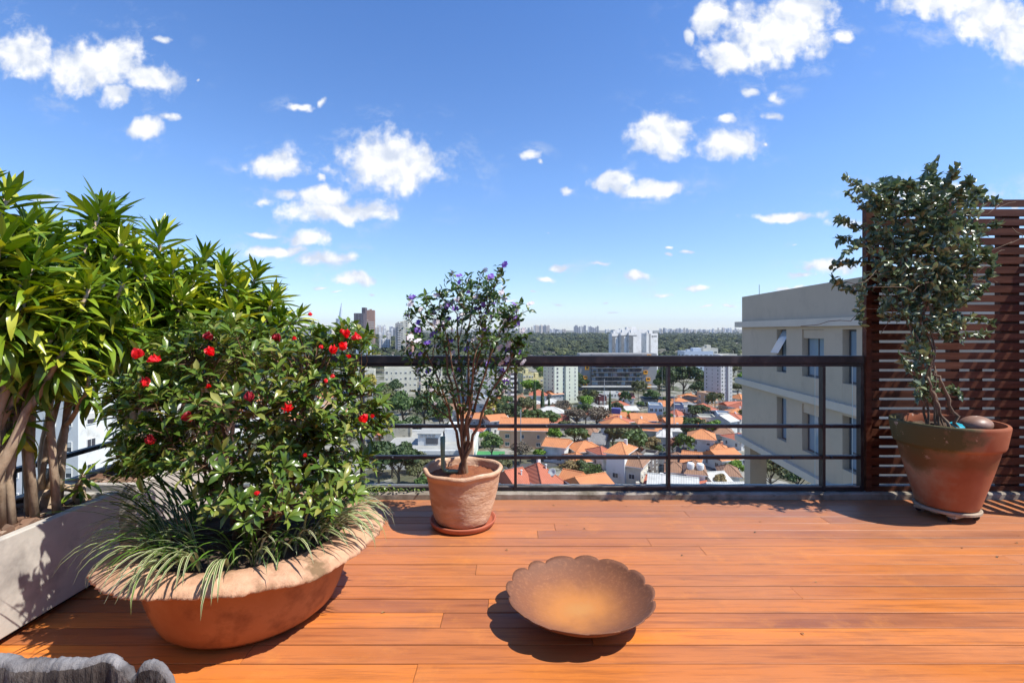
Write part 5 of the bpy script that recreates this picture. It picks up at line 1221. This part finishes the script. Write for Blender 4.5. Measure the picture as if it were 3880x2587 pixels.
block(1668, 862, 50, 16, 813, 'low beige block at the right end of the stepped group', m_cream, 0, 3, (4, 2), (2.4, 1.2), 'd', roofbox=False)
t, w, dp, H, yy = block(1662, 937, 50, 13, 826, 'tall light grey tower with rows of tiny windows', pmat('light_grey_render', (.55, .54, .53), (.50, .49, .48), .2, .85), .35, 12, (4, 3), (.9, 1.0), 'd', faces=(0, 3))
q = Geo(); q.box(w*.02, w*.12, -dp/2-.9, -dp/2-.002, 0, H); q.build('pipe_shaft', m_greyr, t)
block(1634, 945, 38, 9, 903, 'salmon pink three-storey building in front of the grey tower', m_paleorange, .3, 3, (3, 2), (1.3, 1.1), 's', 'house', 'house', roofbox=False)
block(1594, 966, 62, 10, 935, 'white and blue-grey flat-roofed house right of the third post', m_white, -.25, 2, (6, 3), (.8, 1.5), 'd', 'house', 'house', roofbox=False, group=None)
block(1566, 968, 22, 9, 929, 'blue-grey cube house attached to the white one', m_bluegrey, -.25, 2, (3, 2), (1.0, 1.1), 's', 'house', 'house', roofbox=False)
block(1512, 968, 38, 9, 930, 'light blue house left of the third post', m_lightblue, -.2, 2, (3, 2), (1.4, 1.3), 'd', 'house', 'house', roofbox=False)
block(1510, 965, 24, 8, 948, 'small white box house below the light blue one', m_white, .1, 1, (2, 1), (1.2, 1.4), 'd', 'house', 'house', roofbox=False)
block(1115, 945, 42, 12, 915, 'pale blue house behind the stems of the purple shrub', m_lightblue, -.3, 3, (3, 2), (1.2, 1.3), 's', 'house', 'house', roofbox=False)
block(1381, 938, 26, 10, 910, 'dark red shop front left of the grey shed', m_darkred, .2, 1, (2, 2), (1.2, 1.6), 's', 'shop', 'shop', roofbox=False)
block(1396, 915, 62, 10, 902, 'long grey-white shed in front of the dark apartment block', m_white, .05, 1, (7, 1), (1.6, 1.0), 'd', 'shed', 'shed', roofbox=False)
block(1500, 935, 42, 9, 918, 'modern grey house with a white overhanging roof', m_darkgrey, -.1, 1, (3, 2), (2, 1.4), 'd', 'house', 'house', roofbox=False)
block(1430, 1050, 46, 8, 1030, 'white roofless-looking terrace box between the lower houses', m_white, -.4, 1, (2, 1), (1.0, 1.0), 'd', 'house', 'house', roofbox=False)
block(1470, 1050, 24, 6, 1034, 'small raw brick hut with a flat roof', m_brick, .2, 1, (1, 1), (.8, .8), 'd', 'hut', 'hut', roofbox=False)
block(1682, 985, 56, 10, 952, 'white house with a light blue wing by the neighbouring building', m_lightblue, -.3, 2, (4, 2), (1.4, 1.2), 'd', 'house', 'house', roofbox=False)
block(1632, 983, 44, 9, 958, 'cream house with dark openings left of the light blue wing', m_cream, -.2, 1, (3, 2), (1.4, 1.4), 'd', 'house', 'house', roofbox=False)
block(1500, 1115, 46, 10, 1052, 'tall dirty dark wall building left of the third post', m_darkwall, -.5, 2, (3, 2), (1.0, 1.6), 's', 'house', 'house', roofbox=False)
block(-1, 0, 0, 0, 0, '', m_white) if False else None
# white tall block seen through the dracaena stems at the left
block(95, 1360, 170, 12, 860, 'white block of flats seen between the dracaena stems', m_white, 0, 10, (4, 3), (1.3, 1.3), 'sd', D0=66, faces=(0, 1))
block(300, 1060, 120, 12, 950, 'beige block behind the azalea at the left', m_cream, .3, 5, (5, 3), (1.3, 1.3), 'sd', D0=130, faces=(0, 1))
block(215, 1160, 50, 10, 1010, 'orange-walled house seen between stems and azalea', m_pink, .2, 2, (3, 2), (1.3, 1.3), 'sd', 'house', 'house', D0=110, roofbox=False)
# flat-roofed white complex behind the handmade pot
def complex_():
    t = empty('flat_roofed_building', (*gp(960, 1080), G), .0, 'low white building with a long flat roof and rooftop plant room behind the handmade pot', 'building')
    ox, oy = gp(960, 1080)
    def B(u0, u1, y0, y1, z0, z1, m, nm, par=t):
        g = Geo(); g.box((u0-1176)/1110*y0-ox, (u1-1176)/1110*y0-ox, y0-oy, y1-oy, z0, z1); return g.build(nm, m, par)
    B(868, 1085, 150, 182, 0, 5.0, m_white, 'wall'); B(872, 1080, 150.8, 181, 5.002, 5.15, m_flat, 'roof')
    for a in ((868, 1085, 150, 150.6), (868, 1085, 181.2, 182)): B(a[0], a[1], a[2], a[3], 5.001, 5.9, m_white, 'parapet')
    w = B(960, 1012, 160, 169, 5.16, 8.9, m_white, 'plant_room'); B(958, 1014, 159.6, 169.4, 8.902, 9.1, m_flat, 'roof')
    for k in range(4): B(966+k*9, 972+k*9, 159.7, 159.99, 7.9, 8.5, m_midgrey, 'vent', t)
    B(978, 1006, 159.8, 159.99, 5.6, 7.6, m_darkgrey, 'louvre'); B(1022, 1072, 165, 178, 5.16, 9.6, m_white, 'rooftop_block'); B(1058, 1086, 146, 149.9, 0, 9, m_paleorange, 'orange_wall')
    for k in range(2): B(880+k*9, 886+k*9, 152, 153, 5.16, 6.3, m_white, 'air_conditioner')
    t2 = empty('concrete_tank', (*gp(915, 1032), G), .15, 'old stained concrete water tank left of the flat-roofed building', 'water tank')
    g = Geo(); g.box(-4.5, 4.5, -3, 3, 0, 8.5); g.build('wall', m_concrete, t2); g = Geo()
    for x in (-4.8, 4.3): g.box(x, x+.5, -3.3, 3.2, 0, 9.3)
    g.build('pilaster', m_concrete, t2); g = Geo(); g.box(-4.2, 4.2, -2.9, 2.9, 8.502, 8.8); g.build('roof', m_flat, t2)
    x, y = gp(1098, 1050); c = Geo(); c.box(-9, 9, -8, 8, 0, .08); o = c.build('sports_court', pmat('court_green', (.06, .25, .08), (.05, .22, .07), .5, .8), loc=(x, y, G+.1)); tag(o, 'small bright green sports court beside the white building', 'court')
    occ.extend([(x, y, 10), (gp(975, 1060)[0], 166, 20)])
complex_()

# ---- houses with pitched roofs
def house(u, vb, wpx, dep, wh, rh, roof, wall, rz, label, hip=True, group=None, D0=None, nw=3, extra=None):
    x, y = gp(u, vb); W = wpx/1110*y; c, s = abs(math.cos(rz)), abs(math.sin(rz)); w = max(4.5, (W-dep*s)/max(c, .35))
    y += (w*s+dep*c)/2; occ.append((x, y, max(w, dep)*.55))
    t = empty('house', (x, y, G), rz, label, 'house', group); g = Geo(); g.box(-w/2, w/2, -dep/2, dep/2, -.5, wh)
    if not hip: g.add([(-w/2, -dep/2, wh), (-w/2, dep/2, wh), (-w/2, 0, wh+rh*.93), (w/2, -dep/2, wh), (w/2, dep/2, wh), (w/2, 0, wh+rh*.93)], (np.array([[0, 1, 2], [4, 3, 5]]),))
    g.build('wall', wall, t); e = .7; th = .22
    a, b = w/2+e, dep/2+e; z0 = wh-.02; 
    ins = min(a*.92, b) if hip else 0
    ra = max(.3, a-ins); 
    V = [(-a, -b, z0), (a, -b, z0), (a, b, z0), (-a, b, z0), (-ra, 0, z0+rh), (ra, 0, z0+rh)]
    if not hip: V[4] = (-a, 0, z0+rh); V[5] = (a, 0, z0+rh)
    U = [(p[0], p[1], p[2]+th) for p in V]
    q = Geo(); q.add(U, (np.array([[0, 1, 5, 4], [2, 3, 4, 5]]), np.array([[1, 2, 5], [3, 0, 4]])), 0)
    q.add(V+U, (np.array([[0, 6, 9, 3], [3, 9, 8, 2], [2, 8, 7, 1], [1, 7, 6, 0]][::1]), np.array([[0, 3, 2, 1]])), 1)
    rf = q.build('roof', [roof, m_white], t)
    rd = Geo(); A_ = np.array(U[4]); B_ = np.array(U[5]); rd.tube([A_, (A_+B_)/2, B_], .17, 6)
    if hip:
        for (p, e_) in ((0, 4), (3, 4), (1, 5), (2, 5)): P_ = np.array(U[p]); Q_ = np.array(U[e_]); rd.tube([P_, (P_+Q_)/2, Q_], .14, 5)
    rd.build('ridge_tiles', roof, rf)
    r = random.Random(int(u*13+vb)); 
    for f in (0, 1, 3):
        L = w if f == 0 else dep; off = dep/2 if f == 0 else w/2; k = max(1, min(nw, int(L/3)))
        for lev in range(2 if wh > 5 else 1):
            for j in range(k):
                sx = -L/2+L*(j+.5)/k; z = .9+lev*2.9; lx, ly = (sx, -off) if f == 0 else (off, sx) if f == 1 else (-off, -sx)
                add_window(t, lx, ly, z, r.choice([1.0, 1.4, .8]), 1.2, r.choice('ds'), f)
    if r.random() < .4 and not extra:
        g = Geo(); g.box(-.4, .4, -.35, .35, wh+.3, wh+rh+.9); o = g.build('chimney', wall, rf); o.location = (w*.2, dep*.12, 0)
    return t, w, dep, wh, rh
HS = [
 (1206,1031,118,14,6.5,3.2,'o',m_paleorange,-.12,'big hall with a long orange tiled roof behind the second post',False),
 (1201,985,50,12,4,3,'r',m_cream,.2,'red pyramid-roofed house above the big orange hall',True),
 (1142,985,54,12,3.5,1.6,'p',m_greyr,.1,'house with a pale grey sheet roof right of the purple shrub',True),
 (1284,1064,68,9,5,1.8,'o',m_white,-.35,'white house with an orange roof and bare side wall',False),
 (1350,1063,82,10,3.5,2.2,'o',m_greyr,.25,'wide orange hipped roof in the middle bay',True),
 (1385,1043,50,9,3.5,2.6,'g',m_white,-.45,'white house with a dark grey gabled roof',False),
 (1360,1024,42,9,4,2.4,'b',m_white,-.3,'white house with a brown-black roof under the bare trees',True),
 (1424,985,54,11,4,2.4,'o',m_white,-.3,'orange-roofed house with a blue roof box, left one',False),
 (1484,988,60,11,4,2.2,'o',m_blue,-.1,'orange-roofed house with deep blue walls',False),
 (1508,1018,52,10,4.5,2.0,'o',m_cream,-.3,'orange roof with dark solar panels left of the third post',False),
 (1350,968,42,10,3,2,'r',m_white,.1,'red-roofed house behind bare trees',True),
 (1436,1132,78,9,10,2.2,'o',m_white,-.55,'tall narrow white house with a bright orange roof',True),
 (1472,1135,74,9,7,2.8,'b',m_cream,-.5,'cream house with a brown ribbed tile roof',True),
 (1240,1168,112,13,5,4.0,'r',m_white,.55,'large pinkish red roof at the bottom of the second bay',True),
 (1322,1160,66,9,4,3.0,'o',m_white,-.6,'bright orange tiled roof beside the large red one',False),
 (1180,1165,66,11,4,3.6,'r',m_white,.6,'red roof with a small white chimney right of the handmade pot',False),
 (1627,1048,74,10,5.5,2.4,'o',m_white,-.35,'white house with a clean orange hipped roof',True),
 (1667,1062,46,9,3,1.8,'o',m_paleorange,-.3,'small orange roof right of the clean hipped roof',True),
 (1675,1020,56,10,3.5,2.0,'b',m_cream,-.3,'brown-roofed house near the neighbouring building',True),
 (1566,1090,50,9,3.5,1.8,'b',m_white,-.4,'brown-roofed low house right of the third post',True),
 (1604,1098,44,9,4,2.4,'o',m_greyr,-.45,'grey-walled house with a steep orange ribbed roof',False),
 (1563,1125,40,8,4.5,1.6,'b',m_white,-.3,'white cube house with an old brown roof',True),
 (1612,1140,60,9,5.5,2.4,'b',m_white,-.3,'white house with two round water tanks on its brown roof',True),
 (1573,1150,60,9,2.5,1.2,'p',m_greyr,.3,'corrugated pale grey roof at the bottom of the fourth bay',False),
 (1657,1145,48,8,3.5,2.0,'p',m_cream,.2,'pale sheet-roofed house behind the golden-brown tree',False),
 (1617,1160,34,7,2.5,1.8,'r',m_white,.4,'small red gable at the bottom of the fourth bay',False),
 (1522,1155,50,8,3,2.2,'r',m_white,-.5,'red tiled roof left of the third post at the bottom',False),
 (1614,992,46,10,3,2.0,'o',m_cream,-.2,'orange roof above the rail joint right of the third post',True),
 (1568,938,44,12,3,2.0,'o',m_cream,.1,'wide orange roofs below the big dark tree',True),
 (1590,946,30,10,3,1.6,'g',m_greyr,.1,'small grey roof between the orange roof and the salmon building',True),
 (1600,955,26,9,3,1.6,'o',m_cream,.3,'small orange roof beside the blue-grey cube house',False),
 (1444,930,34,12,4,2,'r',m_white,-.1,'red roof with white gable in front of the dark apartment block',False),
 (1428,945,36,10,3,2,'r',m_cream,.3,'lower red roof beside the palms',True),
 (1450,957,34,8,3,1.5,'p',m_white,.2,'small white house with sheet roof by the palms',False),
 (1356,945,36,12,3,1.2,'g',m_white,.1,'low house with a dark grey roof below the pale tower',True),
 (1385,955,44,11,3,1.2,'p',m_greyr,.2,'long pale shed roof in the street',False),
 (1388,1078,34,9,4,1.8,'r',m_white,.4,'small reddish roof under the lower mid rail',True),
 (1330,1085,36,9,3,1.8,'o',m_paleorange,.3,'small orange roof half hidden by tan trees',True),
 (1535,1030,40,9,4,1.8,'p',m_cream,-.3,'pale-roofed low house right of the third post',True),
 (1560,1012,40,9,3.5,1.5,'p',m_white,-.2,'white house with pale roof above the purplish tree',True),
 (1690,1130,36,8,4,2,'b',m_white,-.3,'brown-roofed house by the foot of the neighbouring building',True),
 (1775,1075,60,10,4,2,'r',m_white,-.3,'red-roofed house seen below the neighbouring building',True),
]
for h in HS:
    t, w, dp, wh, rh = house(h[0], h[1], h[2], h[3], h[4], h[5], ROOFS[h[6]], h[7], h[8], h[9], h[10])
    if 'blue roof box' in h[9]:
        g = Geo(); g.box(-2.2, 1.6, -2, 1.5, wh+.2, wh+4.2); g.build('roof_box', m_blue, t)
    if 'solar' in h[9]:
        g = Geo(); g.add([(-4, -4.6, wh+.75), (1, -4.6, wh+.75), (1, -1.2, wh+2.0), (-4, -1.2, wh+2.0)], np.array([[0, 1, 2, 3]])); g.build('solar_panel', m_darkgrey, t)
    if 'water tanks' in h[9]:
        for k in (-1.2, 1.2):
            g = Geo(); g.lathe([(0, 0), (.9, 0), (.95, 1.4), (.75, 1.7), (0, 1.75)], 20); o = g.build('water_tank', m_white, t, smooth=False); o.location = (k, -dp*.3, wh+.9)
    if 'small white chimney' in h[9] or 'large pinkish' in h[9]:
        g = Geo(); g.tube([(1, -2, wh+.5), (1, -2, wh+rh*.8+.8)], .16, 8); g.tube([(1, -2, wh+rh*.8+.8), (1, -2, wh+rh*.8+1.0)], .3, 8); g.build('flue', m_white, t)
    if 'large pinkish' in h[9]:
        g = Geo(); g.lathe([(.02, 0), (.5, .08), (.9, .28), (1.05, .42), (1.0, .44), (.5, .13), (.02, .04)], 28); o = g.build('satellite_dish', m_greyr, t, smooth=True); o.location = (w*.28, -dp*.3, wh+2.4); o.rotation_euler = (R(55), 0, R(-60))
# poles in the street
for (u, vt, vb) in ((1196, 940, 1050), (1388, 870, 950), (1548, 905, 1010), (856, 900, 1030)):
    x, y = gp(u, vb); h_ = (vb-vt)/1110*y; t = empty('utility_pole', (x, y, G), 0, {1196: 'thin pole with crossbars in front of the orange hall', 1388: 'slim pole among the red roofs of the middle bay', 1548: 'tall white pole behind the third railing post', 856: 'slim pole behind the left glass pane'}[u], 'pole')
    g = Geo(); g.tube([(0, 0, 0), (0, 0, h_)], .14, 6); g.build('shaft', m_greyr, t); g = Geo(); g.box(-1.1, 1.1, -.06, .06, h_*.9, h_*.9+.12); g.build('crossbar', m_darkgrey, t)

# ---- filler: more houses, then trees between everything
rr = random.Random(99); nh = 0; tries = 0
fh = []
while nh < 95 and tries < 9000:
    tries += 1; y = rr.uniform(112, 290); u = rr.uniform(-100, 2000) if rr.random() < .35 else rr.uniform(1080, 1740); x = (u-1176)/1110*y
    if u < 1120 and y < 175: continue
    if y > 215 and 1320 < u < 1520: continue
    if any((x-a)**2+(y-b)**2 < (c+5.2)**2 for a, b, c in occ): continue
    k = rr.choice('ooorrbbppg'); wall = rr.choice([m_white, m_white, m_cream, m_greyr, m_paleorange]); vb = 757.5+48060/y
    house(u, vb, rr.uniform(8, 13)/y*1110, rr.uniform(7, 10), rr.choice([3.2, 5.6]), rr.uniform(1.5, 2.6), ROOFS[k], wall, rr.uniform(-.6, .6),
          {'o': 'orange tiled house squeezed among the trees', 'r': 'red tiled house squeezed among the trees', 'b': 'brown tiled house squeezed among the trees', 'p': 'pale sheet-roofed house squeezed among the trees', 'g': 'grey-roofed house squeezed among the trees'}[k],
          rr.random() < .6, group={'o': 'orange roofed houses', 'r': 'red roofed houses', 'b': 'brown roofed houses', 'p': 'pale roofed houses', 'g': 'grey roofed houses'}[k], nw=2); nh += 1
NAMES = {'dark': ('dark green tree among the roofs, one of many alike', 'dark gap-filling trees'), 'green': ('mid green tree filling the gaps between buildings', 'mid green gap-filling trees'), 'olive': ('olive tree filling the gaps between buildings', 'olive gap-filling trees'),
         'brown': ('bare brown tree filling the gaps between buildings', 'bare gap-filling trees'), 'bright': ('bright green tree filling the gaps between buildings', 'bright gap-filling trees')}
nt_ = 0; tries = 0
while nt_ < 285 and tries < 12000:
    tries += 1; y = rr.uniform(105, 520)**1.0; u = rr.uniform(-1600, 2300) if rr.random() < .45 else rr.uniform(840, 1740); x = (u-1176)/1110*y
    if any((x-a)**2+(y-b)**2 < (c+2.2)**2 for a, b, c in occ): continue
    s = rr.uniform(6.5, 12) if y < 300 else rr.uniform(10, 17)
    if 220 < y < 348 and 1320 < u < 1515: s = rr.uniform(4, 6.5)
    k = rr.choices(['dark', 'green', 'olive', 'brown', 'bright'], [5, 5, 5, 2, 1])[0]
    tree(x, y, s, 'sparse' if k == 'brown' else 'round', k, NAMES[k][0], NAMES[k][1], v=rr.randrange(3), tall=rr.uniform(.75, 1.0)); occ.append((x, y, s*.3)); nt_ += 1

# ---- the wooded valley beyond: one mass of tree crowns
def forest():
    r = np.random.default_rng(77); g = Geo(); N = 21000
    u = np.where(r.random(N) < .72, r.uniform(-300, 2500, N), r.uniform(-2600, -300, N)); y = 470*np.exp(r.uniform(0, 1, N)**.8*2.3); x = (u-1176)/1110*y
    s = r.uniform(7, 13, N)*np.clip(y/900, .8, 1.5)
    zz = G+np.where(y > 900, 4*np.sin(x*.004+1)*np.sin(y*.003), 0)+np.clip((y-4200)/5000, 0, 1)*30
    # a slow noise leaves clearings and raises clumps
    f = np.sin(x*.013+1.3)*np.sin(y*.009+.4)+.5*np.sin(x*.031)*np.sin(y*.017+2)
    keep = f > -.85; u, y, x, s, zz, f = [q[keep] for q in (u, y, x, s, zz, f)]; N = len(x)
    # dome template
    rows, seg = 4, 8; tv = [(0, 0, 1.0)]
    for i in range(1, rows+1):
        th = i/rows*1.75
        for j in range(seg): tv.append((math.sin(th)*math.cos(j*6.2832/seg+i*.4), math.sin(th)*math.sin(j*6.2832/seg+i*.4), math.cos(th)))
    tv = np.array(tv); tri = [[0, 1+j, 1+(j+1) % seg] for j in range(seg)]; quad = [[1+(i-1)*seg+j, 1+i*seg+j, 1+i*seg+(j+1) % seg, 1+(i-1)*seg+(j+1) % seg] for i in range(1, rows) for j in range(seg)]
    j = 1+r.normal(size=(N, len(tv), 1))*.13
    V = tv[None]*j*(s[:, None, None]*np.array([.62, .62, .52]))+np.stack([x, y, zz+s*(.62+.25*f)], -1)[:, None]
    o = (np.arange(N)*len(tv))[:, None, None]
    g.add(V.reshape(-1, 3), ((np.array(tri)[None]+o).reshape(-1, 3), (np.array(quad)[None]+o).reshape(-1, 4)))
    m = leafmat('wooded_valley', (.020, .036, .018), (.050, .062, .028), (.10, .115, .04), rough=.9, trans=0)
    nt = m.node_tree; tcn = nn(nt, 'ShaderNodeTexCoord'); bs = [q for q in nt.nodes if q.type == 'BSDF_PRINCIPLED'][0]; bump(nt, bs, noise(nt, tcn.outputs['Object'], .5, 4, .7), 1.0, 1.2)
    tag(g.build('far_woods', m), 'wooded valley of dark green and olive crowns beyond the towers', 'woods', None, 'stuff')
    # leafier fringe: quads over the nearer crowns
    k = y < 1500; P = np.repeat(np.stack([x[k], y[k], zz[k]+s[k]*(.62+.25*f[k])], -1), 16, 0); S = np.repeat(s[k], 16); d = norm(r.normal(size=P.shape)); d[:, 2] = abs(d[:, 2]); P = P+d*S[:, None]*np.array([.62, .62, .52])
    q = Geo(); q.inst(*Q_T, frames(np.cross(d, norm(r.normal(size=d.shape))), d), P, S*.22); tag(q.build('far_woods', m), 'leafy outer crowns of the nearer valley trees', 'woods', None, 'stuff')
forest()

# ---- distant buildings inside the woods and along the skyline
m_far = [pmat('far_white', (.72, .72, .70), (.62, .62, .62), .02, .9), pmat('far_beige', (.60, .54, .46), (.52, .47, .41), .02, .9), pmat('far_grey', (.30, .31, .33), (.24, .25, .28), .02, .9)]
FARM = {}
def far_mesh(k):
    if k in FARM: return FARM[k]
    g = Geo(); g.box(-.5, .5, -.5, .5, -.3, 1)
    if k == 1: g.box(-.2, .2, -.2, .2, 1.001, 1.08)
    # window bands as real dark insets standing slightly proud
    for i in range(9):
        z = .06+i*.1
        for xx in (-.36, -.12, .12, .36): g.box(xx-.07, xx+.07, -.512, -.5, z, z+.045, 1)
    o = g.build('far', [m_far[0], m_glassd]); FARM[k] = o.data; bpy.data.objects.remove(o); return FARM[k]
def fart(u, ytop, wpx, y, label, group, mi=0, dep=1.0):
    gz = G+(np.clip((y-4200)/5000, 0, 1)*34); x = (u-1176)/1110*y; H = EYE-(ytop-757.5)/1110*y-gz; W = wpx/1110*y
    o = bpy.data.objects.new('distant_tower', far_mesh(rr.randrange(2))); COL.objects.link(o); o.location = (x, y, gz); o.scale = (W, W*dep, max(H, 6)); o.rotation_euler = (0, 0, rr.uniform(.05, .6))
    o.material_slots[0].link = 'OBJECT'; o.material_slots[0].material = m_far[mi]; tag(o, label, 'building', group)
FL = {'l': ('small pale high-rise in the crowded far left skyline', 'far left skyline high-rises'), 'm': ('tiny pale high-rise on the far central ridge', 'far central skyline high-rises'), 'r': ('tiny high-rise on the far right skyline', 'far right skyline high-rises'), 'w': ('low pale building far off in the wooded valley', 'low buildings in the valley')}
for _ in range(150):
    u = rr.uniform(700, 945); y = rr.uniform(1500, 5000); fart(u, rr.uniform(745, 768)+(5 if y < 2600 else 0), rr.uniform(3, 9), y, *FL['l'], rr.choice([0, 0, 0, 1, 2]))
for (u0, u1, n, a, b) in ((1040, 1225, 26, 750, 756), (1225, 1262, 9, 746, 749.5), (1262, 1300, 9, 753, 757), (1318, 1345, 7, 745, 753), (1350, 1375, 6, 748, 754), (1390, 1400, 2, 755, 757)):
    for k in range(n): fart(u0+(u1-u0)*(k+.5)/n, rr.uniform(a, b), rr.uniform(2.2, 4.6), rr.uniform(4200, 5200), *FL['m'], rr.choice([0, 0, 1, 2] if u0 < 1300 else [0, 2, 2]))
for k in range(60): fart(rr.uniform(1512, 1700), rr.uniform(752, 758.5), rr.uniform(1.8, 4.5), rr.uniform(4500, 7000), *FL['r'], rr.choice([0, 1, 2]))
for (u, yt, w, y, mi) in ((1245, 777, 16, 2100, 0), (1262, 779, 8, 2100, 0), (1285, 780, 22, 2000, 0), (1310, 779, 10, 2050, 0), (1290, 772, 8, 2500, 1), (1170, 783, 12, 1900, 0), (1335, 783, 6, 1900, 0), (1560, 780, 18, 1800, 0), (1636, 778, 24, 1900, 0), (1668, 776, 12, 1900, 2), (1684, 777, 18, 1900, 0), (1652, 769, 3, 2200, 1), (1600, 780, 10, 2000, 0),
                          (1530, 771, 8, 2600, 0), (1615, 783, 9, 1700, 0), (1050, 775, 14, 2100, 0), (1085, 770, 8, 2400, 0), (1110, 780, 10, 2000, 0), (1000, 785, 14, 1700, 0), (1280, 762, 4, 3300, 0), (1215, 790, 8, 1500, 0), (1375, 782, 5, 1800, 0)):
    fart(u, yt, w, y, *FL['w'], mi)

# ---- haze
hz = Geo(); hz.box(-14000, 14000, -500, 13500, -260, 260)
m = bpy.data.materials.new('haze'); m.use_nodes = True; nt = m.node_tree; nt.nodes.clear()
ho = nn(nt, 'ShaderNodeOutputMaterial'); pv = nn(nt, 'ShaderNodeVolumePrincipled'); pv.inputs['Color'].default_value = (.80, .88, 1.0, 1); pv.inputs['Density'].default_value = HAZE; pv.inputs['Anisotropy'].default_value = 0.3
lk(nt, pv.outputs[0], ho.inputs['Volume'])
if HAZE > 0: tag(hz.build('haze', m), kind='stuff')
